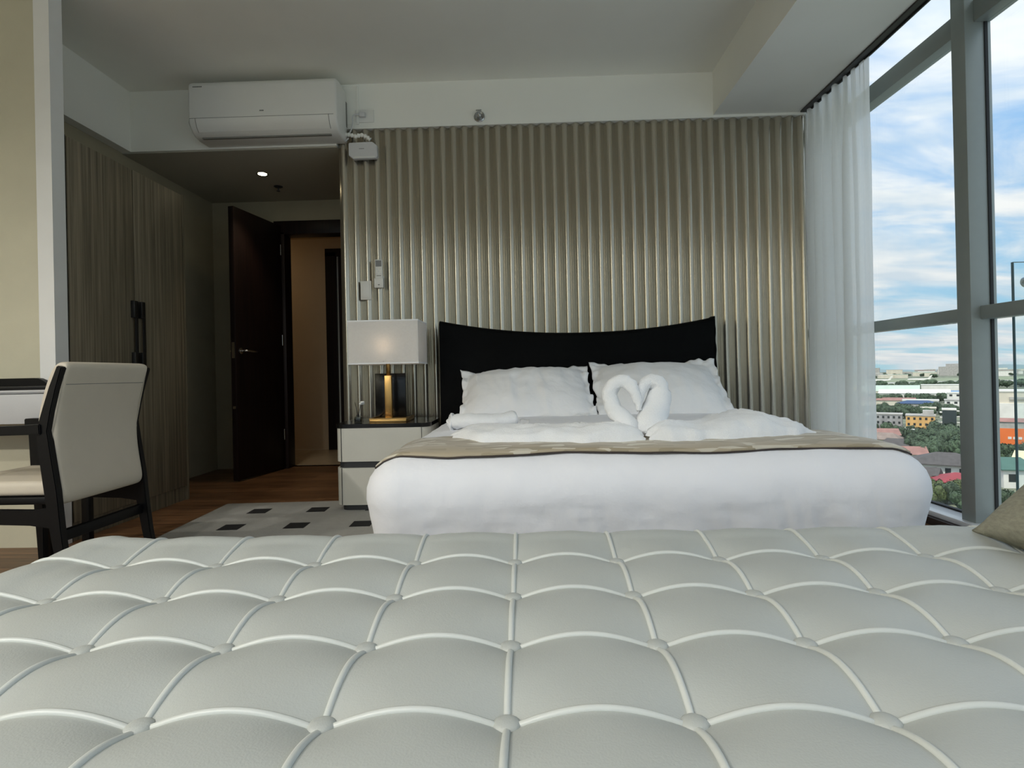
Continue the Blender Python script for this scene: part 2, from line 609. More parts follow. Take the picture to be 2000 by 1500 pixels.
# hall beyond the open door
hall = S(box('floor_hall', (-3.9, 4.78, -0.22), (-0.6, 5.90, -0.012), M['slab']))
tl = bmesh.new(); box_bm(tl, (0.001, 0.001, -0.012), (0.549, 0.549, 0.0))
tlm = bm_mesh('tile', tl); tlm.materials.append(M['tile'])
for i in range(6):
    for j in range(2):
        link('tile', tlm, None, hall, (-3.9 + 0.55 * i, 4.78 + 0.55 * j, 0))
S(box('wall_hall', (-3.9, 5.88, 0), (-0.6, 5.98, 2.82), M['hall']))
S(boxes('wall_hall_side', [((-3.95, 4.80, 0), (-3.85, 5.98, 2.82)), ((-0.7, 4.80, 0), (-0.6, 5.98, 2.82)),
                           ((-3.9, 4.78, 0), (-2.66, 4.80, 2.82)), ((-1.09, 4.78, 0), (-0.6, 4.80, 2.82))], M['hall']))
S(box('ceiling_hall', (-3.9, 4.80, 2.26), (-0.6, 5.90, 2.36), M['hall']))

# dark door frame and the open leaf
fr = S(empty('door_1', (-2.05, 4.74, 0)))
for lo, hi, nm in (((-2.12, 4.675, 0), (-2.03, 4.81, 2.02), 'jamb'), ((-1.25, 4.675, 0), (-1.21, 4.81, 2.02), 'jamb'),
                   ((-2.12, 4.675, 2.00), (-1.21, 4.81, 2.115), 'head')):
    o = box(nm, lo, hi, M['darkwood'], None, 0.003)
    o.parent = fr
    o.matrix_parent_inverse = Matrix.Translation((2.05, -4.74, 0))
# leaf in local coords: hinge at origin, runs along -Y
leaf_root = empty('door_leaf', (-2.075, 4.665, 0), math.atan2(-0.105, 0.575),
                  'dark brown wooden door standing open at the end of the corridor', 'door')
leaf_root.rotation_euler = (0, 0, R(-10.0))
LL = 0.585
box('panel', (-0.022, -LL, 0.012), (0.022, 0.0, 2.07), M['darkwood'], leaf_root, 0.002)
for sx in (1, -1):
    h = empty('handle', (sx * 0.022, -LL + 0.055, 0.985)); h.parent = leaf_root
    o = lathe('rosette', [(0.001, 0), (0.024, 0), (0.024, 0.006), (0.02, 0.008), (0.001, 0.008)], M['chrome'], h, rot=(0, R(90 * sx), 0))
    tube('lever', [(0, 0, 0), (sx * 0.045, 0, 0), (sx * 0.052, 0.01, 0), (sx * 0.052, 0.11, -0.002), (sx * 0.046, 0.125, -0.004)], 0.008, M['chrome'], h)
for hz in (0.25, 1.05, 1.82):
    o = lathe('hinge', [(0.001, 0), (0.008, 0), (0.008, 0.09), (0.001, 0.09)], M['chrome'], leaf_root, (0.018, 0.0, hz), n=10)
for hz in (0.93, 0.55):
    box('latch_plate', (-0.012, -LL - 0.0015, hz), (0.012, -LL + 0.001, hz + (0.12 if hz > 0.9 else 0.02)), M['chrome'], leaf_root)

fr2 = S(empty('door_2', (-2.02, 5.86, 0)))
for nm, lo, hi, mt in (('jamb', (-2.10, 5.835, 0), (-1.985, 5.879, 2.10), M['darkwood']), ('head', (-2.10, 5.835, 2.06), (-0.9, 5.879, 2.14), M['darkwood']),
                       ('panel', (-1.965, 5.85, 0.01), (-1.0, 5.879, 2.055), M['darkwood']), ('stop', (-1.985, 5.862, 0), (-1.965, 5.879, 2.06), M['nightcream'])):
    o = box(nm, lo, hi, mt)
    o.parent = fr2
    o.matrix_parent_inverse = Matrix.Translation((2.02, -5.86, 0))
# ribbed wall panel: a backing board with one batten after another
RX0, RX1, NR = -1.207, 1.872, 42
PIT = (RX1 - RX0) / NR
rp = empty('ribbed_wall_panel', (0.3, YW + 0.05, 0), 0, 'champagne ribbed wall panel of vertical battens behind the black headboard', 'wall panel')
box('backing_board', (RX0 - 0.3, -0.014, 0.0), (RX1 - 0.3, 0.0, 2.404), M['rib'], rp)
def rib_mesh(zt):
    w, d = PIT, 0.030
    prof = []
    n = 20
    for i in range(n + 1):
        t = i / n
        prof.append(((t - 0.5) * w, -0.014 - d * math.sin(math.pi * t) ** 1.25))
    v, f = [], []
    for z in (0.0, zt):
        for p in prof: v.append((p[0], p[1], z))
    m_ = len(prof)
    for i in range(m_ - 1): f.append((i, i + 1, m_ + i + 1, m_ + i))
    f.append(tuple(range(m_, 2 * m_)))
    me = pydata('rib', v, f, True)
    me.set_sharp_from_angle(angle=R(70))
    me.materials.append(M['rib'])
    return me
rm = rib_mesh(2.404)
for i in range(NR):
    link('rib', rm, None, rp, (RX0 + (i + 0.5) * PIT - 0.3, 0, 0))

# ------------------------------------------------------------------ window walls
def window_wall(name, glass_boxes, posts, transoms, sill=None, kerb=None, gaskets=()):
    w = S(empty(name))
    for lo, hi in posts: box('post', lo, hi, M['frame'], w, 0.003)
    for lo, hi in transoms: box('transom', lo, hi, M['frame'], w, 0.003)
    for lo, hi in glass_boxes: box('pane', lo, hi, M['pane'], w)
    for lo, hi in gaskets: box('gasket', lo, hi, M['gasket'], w)
    if sill: box('sill', *sill, M['sill'], w, 0.004)
    if kerb: box('kerb', *kerb, M['kerb'], w)
    return w
PY = [3.62, 2.54, 1.0, -0.5, -1.80]
posts, trs, gls, gk = [], [], [], []
for p in PY[1:4]: posts.append(((1.985, p - 0.04, 0.0), (2.10, p + 0.04, 2.82)))
posts.append(((1.985, -1.90, 0), (2.10, -1.76, 2.82)))
posts.append(((1.985, 3.62, 0), (2.10, 3.76, 2.82)))
edges = [(3.62, 2.58), (2.50, 1.04), (0.96, -0.46), (-0.54, -1.76)]
for a, b in edges:
    for z0, z1 in ((0.965, 1.025), (2.285, 2.385)):
        trs.append(((2.025, b, z0), (2.10, a, z1)))
    zz = [(0.06, 0.965), (1.025, 2.285), (2.385, 2.82)]
    for z0, z1 in zz:
        gls.append(((2.072, b, z0), (2.080, a, z1)))
        gk.append(((2.069, b, z0), (2.083, b + 0.004, z1)))
        gk.append(((2.069, a - 0.004, z0), (2.083, a, z1)))
    gk.append(((2.066, b, 0.052), (2.090, a, 0.068)))
window_wall('window_1', gls, posts, trs, ((1.955, -1.76, 0.035), (2.066, 3.62, 0.060)), ((1.93, -1.76, 0.0), (2.10, 3.62, 0.035)), gk)
posts, trs, gls = [], [], []
PX = [-3.75, -2.25, -0.75, 0.75, 1.985]
for p in PX[1:4]: posts.append(((p - 0.04, -1.90, 0.0), (p + 0.04, -1.78, 2.82)))
posts.append(((-3.75, -1.90, 0), (-3.69, -1.78, 2.82)))
for a, b in zip(PX[:-1], PX[1:]):
    for z0, z1 in ((0.965, 1.025), (2.285, 2.385)): trs.append(((a, -1.90, z0), (b, -1.82, z1)))
    for z0, z1 in ((0.0, 0.965), (1.025, 2.285), (2.385, 2.82)): gls.append(((a, -1.872, z0), (b, -1.864, z1)))
window_wall('window_rear_added', gls, posts, trs)  # unseen rear glazing, added to let in light from behind the camera

# curtain track in the slot beside the beam
tr = empty('curtain_track', (1.86, 3.6, 2.41), 0, 'dark curtain track running along the edge of the ceiling beam', 'curtain track')
box('rail', (-0.05, -5.3, 0.0), (0.0, 0.0, 0.022), M['track'], tr)
box('rail_channel', (-0.018, -5.3, 0.022), (0.018, 0.0, 0.05), M['track'], tr)
box('rail_lip', (-0.012, -5.3, -0.008), (-0.004, 0.0, 0.0), M['track'], tr)


def curtain_pt(u, v):
    # u along the track from the wall, v from the top down
    yy = 3.615 - 0.65 * u
    z = 2.405 - 2.375 * v
    ph = 2 * math.pi * (u * 7.2 + 0.25 * math.sin(u * 7))
    gather = 0.45 + 0.55 * min(1, v * 5)
    flat = 1.0 - 0.75 * max(0, min(1, (u - 0.74) / 0.12))       # smoother panel at the free edge
    amp = 0.034 * gather * flat
    x = 1.845 + amp * math.sin(ph) + 0.010 * fbm(u * 5, v * 1.5, 2)
    pinch = 0.012 * math.sin(ph * 2) * (1 - min(1, v * 9))
    flare = 0.03 * (1 - min(1, v * 3)) * (1 - u)
    yy += pinch + 0.012 * math.cos(ph) * flat + 0.010 * fbm(u * 3, v * 2.5, 7) + flare * -0.4
    return (x, yy, z)
cu = link('curtain', grid_mesh('curtain', 150, 60, curtain_pt), M['curtain'])
tag(cu, 'white sheer pleated curtain gathered beside the ribbed wall at the window', 'curtain')

# balcony glass outside the near window pane
fin = empty('balcony_glass_screen', (2.28, 2.62, -0.4), 0, 'clear glass balcony screen with round metal fixing outside the window', 'glass screen')
box('glass_panel', (0, 0, 0), (1.1, 0.012, 1.635), M['fin'], fin, 0.002)
lathe('fixing', [(0.001, -0.02), (0.026, -0.02), (0.026, 0.0), (0.02, 0.012), (0.001, 0.012)], M['chrome'], fin, (0.07, 0, 1.545), (R(90), 0, 0))
lathe('fixing', [(0.001, -0.02), (0.026, -0.02), (0.026, 0.0), (0.02, 0.012), (0.001, 0.012)], M['chrome'], fin, (0.07, 0, 0.2), (R(90), 0, 0))
boxes('glass_edge', [((-0.002, -0.001, 0.0), (0.0, 0.013, 1.637)), ((0.0, -0.001, 1.635), (1.1, 0.013, 1.637))], M['glassedge'], fin)
box('channel', (-0.185, -0.02, -0.03), (1.1, 0.03, 0.04), M['frame'], fin)

# ================================================================== tufted daybed
XB = [-0.027 + 0.197 * k for k in range(-4, 7)]
YB = [0.583 + 0.165 * j for j in range(-2, 4)]
SX0, SX1, SY0, SY1 = XB[0] - 0.215, XB[-1] + 0.20, YB[0] - 0.20, YB[-1] + 0.195
ZB = 0.392
TA, TB = 0.0235, 0.006


def edge_dist(x, y, r=0.13):
    cx, cy = (SX0 + SX1) / 2, (SY0 + SY1) / 2
    hx, hy = (SX1 - SX0) / 2 - r, (SY1 - SY0) / 2 - r
    qx, qy = abs(x - cx) - hx, abs(y - cy) - hy
    d = math.hypot(max(qx, 0), max(qy, 0)) + min(max(qx, qy), 0) - r
    return -d


def tuft(x, y):
    def sfun(t, b):
        if t <= b[0]: return 1.16 * math.sin(min(1, (b[0] - t) / 0.12) * math.pi / 2)
        if t >= b[-1]: return 1.16 * math.sin(min(1, (t - b[-1]) / 0.12) * math.pi / 2)
        p = b[1] - b[0]
        return abs(math.sin(math.pi * (t - b[0]) / p))
    su, sv = sfun(x, XB), sfun(y, YB)
    z = ZB + TA * (1 - (1 - min(su, 1) ** 0.9) * (1 - min(sv, 1) ** 0.9)) + 0.03 * (max(su - 1, 0) + max(sv - 1, 0)) + TB * su ** 0.8 * sv ** 0.8
    d = edge_dist(x, y)
    rr = 0.085
    if d < rr:
        z -= 0.085 - math.sqrt(max(0, rr * rr - (rr - max(d, 0)) ** 2))
    return z


sofa = empty('tufted_daybed', (0, 0, 0), 0, 'white leather button-tufted daybed with corded seams filling the foreground', 'daybed')
inner = None
NX, NY = 22, 20


def panel_mesh(x0, x1, y0, y1, ox=0.0, oy=0.0, edge=False):
    def fn(u, v):
        x, y = x0 + (x1 - x0) * u, y0 + (y1 - y0) * v
        if edge:      # pull points that leave the rounded footprint back onto it
            for _ in range(4):
                d = edge_dist(x, y)
                if d < 0:
                    e = 1e-4
                    gx = (edge_dist(x + e, y) - edge_dist(x - e, y)) / (2 * e)
                    gy = (edge_dist(x, y + e) - edge_dist(x, y - e)) / (2 * e)
                    x -= gx * d; y -= gy * d
        z = tuft(x, y)
        w = 0.0010 * fbm(x * 26, y * 9, 1.3, 2)
        return (x - ox, y - oy, z + w * (1 if edge else 0))
    return grid_mesh('tufted_panel', NX, NY, fn)


colsx = [(SX0, XB[0])] + list(zip(XB[:-1], XB[1:])) + [(XB[-1], SX1)]
rowsy = [(SY0, YB[0])] + list(zip(YB[:-1], YB[1:])) + [(YB[-1], SY1)]
# two interior variants with light leather creases by the seams
for i, (x0, x1) in enumerate(colsx):
    for j, (y0, y1) in enumerate(rowsy):
        if i in (0, len(colsx) - 1) or j in (0, len(rowsy) - 1):
            link('tufted_panel', panel_mesh(x0, x1, y0, y1, edge=True), M['leather'], sofa)
        else:
            if inner is None:
                inner = panel_mesh(x0, x1, y0, y1, x0, y0)
                inner.materials.append(M['leather'])
            link('tufted_panel', inner, None, sofa, (x0, y0, 0))
PR = 0.0042
for yb in YB:
    xs = [SX0 + (SX1 - SX0) * i / 320 for i in range(321)]
    pts = [(x, yb, tuft(x, yb) + 0.0012) for x in xs]
    pts = [(SX0 - 0.001, yb, 0.20)] + pts + [(SX1 + 0.001, yb, 0.20)]
    link('seam_piping', tube_mesh('seam_piping', pts, PR, 8), M['piping'], sofa)
for xb in XB:
    ys = [SY0 + (SY1 - SY0) * i / 220 for i in range(221)]
    pts = [(xb, y_, tuft(xb, y_) + 0.0012) for y_ in ys]
    pts = [(xb, SY0 - 0.001, 0.20)] + pts + [(xb, SY1 + 0.001, 0.20)]
    link('seam_piping', tube_mesh('seam_piping', pts, PR, 8), M['piping'], sofa)
bt = lathe_mesh('button', [(0.001, -0.006), (0.0145, -0.006), (0.0150, 0.000), (0.0142, 0.003), (0.011, 0.0052), (0.006, 0.0064), (0.001, 0.0068)], 24, 60)
bt.materials.append(M['leather'])
for xb in XB:
    for yb in YB:
        link('button', bt, None, sofa, (xb, yb, ZB + 0.007))
# side walls of the upholstery, a rounded footprint going down
def rrect(cx, cy, hx, hy, r, n=10):
    pts = []
    for sx, sy, a0 in ((1, 1, 0), (-1, 1, 90), (-1, -1, 180), (1, -1, 270)):
        for k in range(n + 1):
            a = R(a0 + 90 * k / n)
            pts.append((cx + sx * (hx - r) + r * math.cos(a), cy + sy * (hy - r) + r * math.sin(a)))
    return pts
ring = rrect((SX0 + SX1) / 2, (SY0 + SY1) / 2, (SX1 - SX0) / 2, (SY1 - SY0) / 2, 0.13)
zs = [0.37, 0.30, 0.20, 0.12]
v = []; f = []
for z in zs:
    for p in ring: v.append((p[0], p[1], z))
n_ = len(ring)
for i in range(len(zs) - 1):
    for k in range(n_):
        f.append((i * n_ + k, (i + 1) * n_ + k, (i + 1) * n_ + (k + 1) % n_, i * n_ + (k + 1) % n_))
f.append(tuple((len(zs) - 1) * n_ + k for k in range(n_)))
link('side_cover', pydata('side_cover', v, f, True), M['leather'], sofa)
for lx in (SX0 + 0.12, SX1 - 0.12):
    for ly in (SY0 + 0.12, SY1 - 0.12):
        lathe('leg', [(0.001, 0.012), (0.014, 0.012), (0.022, 0.12), (0.001, 0.12)], M['black'], sofa, (lx, ly, 0), n=12)


# ------------------------------------------------------------------ soft pillow maker
def pillow_mesh(name, w, h, t, flange=0.0, seed=0, nu=44, nv=34, wr=0.006, pinch=0.10):
    v, f = [], []
    def pt(u, vv, s):
        # u,v in -1..1
        au, av = abs(u), abs(vv)
        fu, fv = w / 2 + flange, h / 2 + flange
        x = u * fu * (1 - pinch * 0.55 * (1 - av ** 2) * au ** 3)
        y = vv * fv * (1 - pinch * (1 - au ** 2) * av ** 3)
        iu, iv = min(1, abs(x) / (w / 2)), min(1, abs(y) / (h / 2))
        prof = max(0, (1 - iu ** 2.6)) ** 0.55 * max(0, (1 - iv ** 2.6)) ** 0.55
        z = t / 2 * prof
        n = fbm(x * 7 + seed, y * 7, 3.1, 3)
        z *= 1 + 0.12 * n
        crease = wr * (1 - abs(fbm(x * 9 + seed * 2, y * 3.5 + x * 3, 1.7, 2))) * prof ** 0.4
        z += crease - wr * 0.6
        if flange > 0:
            rim = max(0, max(iu, iv) - 0.96) / 0.04
            wave = 0.030 * rim * fbm((x + seed) * 13, y * 13, 0.5, 2)
        else:
            wave = 0
        x += (0.020 if flange else 0.004) * fbm(y * 9 + seed, vv, 5.0, 2) * au ** 4
        y += (0.016 if flange else 0.004) * fbm(x * 9 + seed, 2.0, u, 2) * av ** 4
        return (x, y, s * max(z, 0.0035) + wave)
    for s in (1, -1):
        base = len(v)
        for j in range(nv + 1):
            for i in range(nu + 1):
                v.append(pt(-1 + 2 * i / nu, -1 + 2 * j / nv, s))
        for j in range(nv):
            for i in range(nu):
                a = base + j * (nu + 1) + i
                q = (a, a + 1, a + nu + 2, a + nu + 1)
                f.append(q if s > 0 else q[::-1])
    # close the rim
    off = (nu + 1) * (nv + 1)
    rim = [i for i in range(nu + 1)] + [(j) * (nu + 1) + nu for j in range(1, nv + 1)] + \
          [nv * (nu + 1) + i for i in range(nu - 1, -1, -1)] + [j * (nu + 1) for j in range(nv - 1, 0, -1)]
    for k in range(len(rim)):
        a, b = rim[k], rim[(k + 1) % len(rim)]
        f.append((b, a, a + off, b + off))
    return pydata(name, v, f, True)


def place_axes(o, origin, ex, ey):
    ex, ey = Vector(ex).normalized(), Vector(ey)
    ez = ex.cross(ey).normalized()
    ey = ez.cross(ex)
    m = Matrix((ex, ey, ez)).transposed().to_4x4()
    m.translation = Vector(origin)
    o.matrix_world = m


cush = link('throw_cushion', pillow_mesh('throw_cushion', 0.46, 0.42, 0.15, 0, 3, 36, 36, 0.004, 0.12), M['cushion'])
# local x: along the bottom edge (towards the camera), local y: up the leaning face
place_axes(cush, (1.068, 0.925, 0.548), (-0.09, -1, 0), (0.80, 0.05, 0.60))
tag(cush, 'olive-grey linen throw cushion leaning on the daybed by the window', 'cushion')

# ================================================================== bed
bed = empty('bed', (0.35, 2.55, 0), 0, 'wide bed with a black leather headboard dipping in the middle', 'bed')
HX0, HX1 = -0.885, 0.835       # local
n = 40
def head_top(t):                # t 0..1
    a = 2 * t - 1.05
    return 1.02 + 0.085 * min(1.2, abs(a)) ** 2.1
bm = bmesh.new()
prof = []
def hp(x, z, yv): return bm.verts.new((x, yv, z))
front, back = [], []
for i in range(n + 1):
    x = HX0 + (HX1 - HX0) * i / n
    zt = head_top(i / n)
    colf = []
    for k, (dz, yy) in enumerate(((1.0, 0.985), (1.0, 0.985), (0.028, 0.925), (0.010, 0.938), (0.0, 0.965), (0.0, 0.995), (0.012, 1.015), (1.0, 1.015))):
        if k == 0: z = 0.12
        elif k == 7: z = 0.12
        elif k == 1: z = 0.5
        else: z = zt - dz
        if k in (0, 1): yy = 0.925
        colf.append(hp(x, z, yy))
    front.append(colf)
for i in range(n):
    for k in range(7):
        bm.faces.new((front[i][k], front[i + 1][k], front[i + 1][k + 1], front[i][k + 1]))
bm.faces.new(front[0])
bm.faces.new(front[-1][::-1])
hb = link('headboard', bm_mesh('headboard', bm, angle=40), M['headboard'], bed)
# gathered leather edge at the window end of the headboard
v = []; f = []
for i in range(31):
    z = 0.30 + 0.80 * i / 30
    w_ = 0.006 + 0.006 * fbm(z * 14, 2.2, 0, 3)
    for k in range(8):
        a = 2 * math.pi * k / 8
        v.append((HX1 + w_ + 0.011 * math.cos(a), 0.965 + 0.045 * math.sin(a), z))
for i in range(30):
    for k in range(8):
        f.append((i * 8 + k, i * 8 + (k + 1) % 8, (i + 1) * 8 + (k + 1) % 8, (i + 1) * 8 + k))
f.append(tuple(range(7, -1, -1))); f.append(tuple(240 + k for k in range(8)))
link('edge_gather', pydata('edge_gather', v, f, True), M['headboard'], bed)
box('mattress', (-0.76, -0.86, 0.24), (0.76, 0.91, 0.50), M['sheet'], bed, 0.06, 4)
box('bed_base', (-0.74, -0.82, 0.03), (0.74, 0.91, 0.24), M['black'], bed, 0.01)
for lx in (-0.68, 0.68):
    for ly in (-0.75, 0.8):
        box('foot', (lx - 0.03, ly - 0.03, 0.012), (lx + 0.03, ly + 0.03, 0.03), M['black'], bed)

# duvet: rounded slab hanging over the mattress
DCX, DHX, DY0, DY1 = 0.358, 0.862, 1.615, 3.44
DPROF = [(0.07, 0.075), (0.12, 0.06), (0.20, 0.040), (0.28, 0.020), (0.34, 0.008), (0.39, 0.0), (0.425, 0.002), (0.455, 0.012),
         (0.480, 0.030), (0.500, 0.056), (0.514, 0.085), (0.5215, 0.115), (0.526, 0.15), (0.529, 0.20), (0.531, 0.27),
         (0.532, 0.36), (0.533, 0.48), (0.533, 0.62), (0.533, 0.74), (0.533, 0.815)]


DP2 = []
for (za, ia), (zb_, ib) in zip(DPROF[:-1], DPROF[1:]):
    kk = 4 if zb_ < 0.40 else 1
    for q in range(kk): DP2.append((za + (zb_ - za) * q / kk, ia + (ib - ia) * q / kk))
DP2.append(DPROF[-1])


def duvet_top(x, y):
    """height of the duvet skin at a plan position"""
    r = 0.12
    cx, cy = DCX, (DY0 + DY1) / 2
    hx, hy = DHX - r, (DY1 - DY0) / 2 - r
    qx, qy = abs(x - cx) - hx, abs(y - cy) - hy
    d = -(math.hypot(max(qx, 0), max(qy, 0)) + min(max(qx, qy), 0) - r)
    up = [p for p in DPROF if p[0] >= 0.39]
    if d <= 0: return 0.39
    for (z0, d0), (z1, d1) in zip(up[:-1], up[1:]):
        if d <= d1: return z0 + (z1 - z0) * (d - d0) / (d1 - d0)
    return up[-1][0]


v, f = [], []
NS = 96
def ring_at(ins):
    r = max(0.12 - ins, 0.008)
    hx, hy = DHX - ins, (DY1 - DY0) / 2 - ins
    cx, cy = DCX, (DY0 + DY1) / 2
    pts = []
    def seg(a, b, m):
        for k in range(m): pts.append((a[0] + (b[0] - a[0]) * k / m, a[1] + (b[1] - a[1]) * k / m))
    def arc(c, a0, m):
        for k in range(m):
            a = R(a0 + 90 * k / m)
            pts.append((c[0] + r * math.cos(a), c[1] + r * math.sin(a)))
    x0, x1, y0, y1 = cx - hx, cx + hx, cy - hy, cy + hy
    arc((x1 - r, y1 - r), 0, 8); seg((x1 - r, y1), (x0 + r, y1), 40)
    arc((x0 + r, y1 - r), 90, 8); seg((x0, y1 - r), (x0, y0 + r), 48)
    arc((x0 + r, y0 + r), 180, 8); seg((x0 + r, y0), (x1 - r, y0), 260)
    arc((x1 - r, y0 + r), 270, 8); seg((x1, y0 + r), (x1, y1 - r), 48)
    return pts
for z, ins in DP2:
    rg = ring_at(ins)
    for (x, y) in rg:
        low = max(0, min(1, (0.46 - z) / 0.3))
        side = Vector((x - DCX, y - (DY0 + DY1) / 2, 0))
        # hanging folds on the front, stronger towards the window corner
        g = 0
        if y < DY0 + 0.12:
            k = 0.35 + 0.65 * max(0, min(1, (x - 0.25) / 0.7))
            slant = x - (0.45 - z) * 0.28
            g = low * k * (0.020 * fbm(slant * 11, z * 1.5, 4.4, 2) + 0.008 * fbm(slant * 30, z * 3, 1.0, 2))
            y2 = y - g - 0.006 * fbm(x * 5, z * 9, 0.2, 3) - 0.0022 * fbm(x * 9 + z * 14, z * 46, 3.2, 2)
            x2 = x
        else:
            g = low * 0.012 * fbm(y * 9, z * 2, 8.8, 2)
            sgn = 1 if x > DCX else -1
            x2 = x + sgn * g if ins < 0.1 else x
            y2 = y
        zz = z + (0.004 * fbm(x * 6, y * 6, 2.0, 3) if z > 0.45 else 0)
        v.append((x2, y2, zz))
nr = len(ring_at(0.0))
for i in range(len(DP2) - 1):
    for k in range(nr):
        k2 = (k + 1) % nr
        f.append((i * nr + k, i * nr + k2, (i + 1) * nr + k2, (i + 1) * nr + k))
base = (len(DP2) - 1) * nr
f.append(tuple(base + k for k in range(nr)))
duv = link('duvet', pydata('duvet', v, f, True), M['sheet'])
tag(duv, 'smooth white duvet hanging rounded over the foot of the bed', 'duvet')

# bed runner: a folded strip across the foot, following the duvet
def runner_pt(u, vv, off):
    # u: -1..1 across, vv: 0 front .. 1 back
    x = DCX - 0.015 + u * (0.815 + 0.01 * fbm(vv * 4, 3, 0, 2))
    yy = 1.705 + 0.36 * vv + 0.008 * fbm(x * 5, 1.0, vv, 2) + 0.010 * (1 - vv) * math.sin(x * 9)
    z = duvet_top(x, yy)
    z += off + 0.004 * (1 + fbm(x * 9, yy * 9, 1.1, 3)) * (0.4 + 0.6 * min(1, vv * 3))
    return (x, yy, z)
nu, nv = 130, 18
v, f = [], []
for s, off in ((1, 0.010), (-1, 0.001)):
    b0 = len(v)
    for j in range(nv + 1):
        for i in range(nu + 1):
            v.append(runner_pt(-1 + 2 * i / nu, j / nv, off))
    for j in range(nv):
        for i in range(nu):
            a = b0 + j * (nu + 1) + i
            q = (a, a + 1, a + nu + 2, a + nu + 1)
            f.append(q if s > 0 else q[::-1])
off = (nu + 1) * (nv + 1)
rim = [i for i in range(nu + 1)] + [j * (nu + 1) + nu for j in range(1, nv + 1)] + \
      [nv * (nu + 1) + i for i in range(nu - 1, -1, -1)] + [j * (nu + 1) for j in range(nv - 1, 0, -1)]
for k in range(len(rim)):
    a, b = rim[k], rim[(k + 1) % len(rim)]
    f.append((b, a, a + off, b + off))
run = link('bed_runner', pydata('bed_runner', v, f, True), M['brocade'])
tag(run, 'gold-beige patterned bed runner laid across the foot of the duvet', 'bed runner')
# dark piping along its front edge
pp = [Vector(runner_pt(-1 + 2 * i / 120, 0.0, 0.004)) + Vector((0, -0.004, -0.002)) for i in range(121)]
tube('edge_cord', pp, 0.0028, M['kerb'], run, 6)

# pillows leaning on the headboard
p1 = link('pillow', pillow_mesh('pillow', 0.70, 0.44, 0.20, 0.045, 1.0, 72, 52, 0.020, 0.10), M['pillow'])
place_axes(p1, (0.005, 3.225, 0.650), (1, 0.02, 0.03), (0, 0.80, 0.56))
tag(p1, 'white bed pillow with a wrinkled flanged case on the nightstand side', 'pillow')
p2 = link('pillow', pillow_mesh('pillow', 0.68, 0.46, 0.21, 0.045, 5.0, 72, 52, 0.010, 0.07), M['pillow'])
place_axes(p2, (0.778, 3.235, 0.655), (1, -0.02, -0.012), (0, 0.79, 0.58))
tag(p2, 'smoother white bed pillow with flanged case behind the towel swans', 'pillow')

# towel swans: a bent neck and a folded spread body each
def catmull(pts, n=8):
    P = [Vector(p) for p in pts]
    P = [P[0] * 2 - P[1]] + P + [P[-1] * 2 - P[-2]]
    out = []
    for i in range(1, len(P) - 2):
        for k in range(n):
            t = k / n
            a, b, c, d = P[i - 1], P[i], P[i + 1], P[i + 2]
            out.append(0.5 * ((2 * b) + (c - a) * t + (2 * a - 5 * b + 4 * c - d) * t * t + (3 * b - a - 3 * c + d) * t ** 3))
    out.append(P[-2])
    return out


def swan_neck(path, radii, seed):
    pts = catmull(path, 10)
    m = len(pts)
    rad = []
    for i in range(m):
        t = i / (m - 1) * (len(radii) - 1)
        k = min(int(t), len(radii) - 2)
        rad.append(radii[k] + (radii[k + 1] - radii[k]) * (t - k))
    me = tube_mesh('neck', pts, rad, 20)
    for vt in me.vertices:
        c = vt.co
        d = 0.006 * fbm(c.x * 26 + seed, c.y * 20, c.z * 46, 3)
        vt.co = c + Vector((d, d * 0.5, d))
    return me


def mound(name, spine, hh, ww, seed, nu=70, nv=26, zb=0.532):
    """folded cloth spread: spine pts (x,y), heights, half widths"""
    sp = catmull([(p[0], p[1], 0) for p in spine], 12)
    m = len(sp)
    def val(a, t):
        q = t * (len(a) - 1)
        k = min(int(q), len(a) - 2)
        s = q - k
        s = s * s * (3 - 2 * s)
        return a[k] + (a[k + 1] - a[k]) * s
    def fn(u, vv):
        t = u
        q = t * (m - 1)
        k = min(int(q), m - 2)
        c = sp[k].lerp(sp[k + 1], q - k)
        s = -1 + 2 * vv
        w = val(ww, t)
        x, y = c.x + 0.012 * fbm(s * 3, t * 5, seed), c.y + s * w * (1 + 0.12 * fbm(t * 8, s * 2, seed, 2))
        end = min(1, min(t, 1 - t) * 12)
        prof = max(0, 1 - abs(s) ** 4.0) ** 0.6
        h = val(hh, t) * prof * (0.25 + 0.75 * end ** 0.5)
        fold = 0.012 * (1 - 2 * abs(fbm(x * 7 + y * 5 + seed, y * 12 - x * 3, seed, 2))) * prof
        fold2 = 0.004 * fbm(x * 30 + y * 20, y * 30, seed, 2) * prof
        bz = max(duvet_top(x, y), 0.47)
        return (x, y, bz + (0.016 if abs(s) < 0.97 else 0.004) + h + fold * min(1, h / 0.02) + fold2)
    return grid_mesh(name, nu, nv, fn)


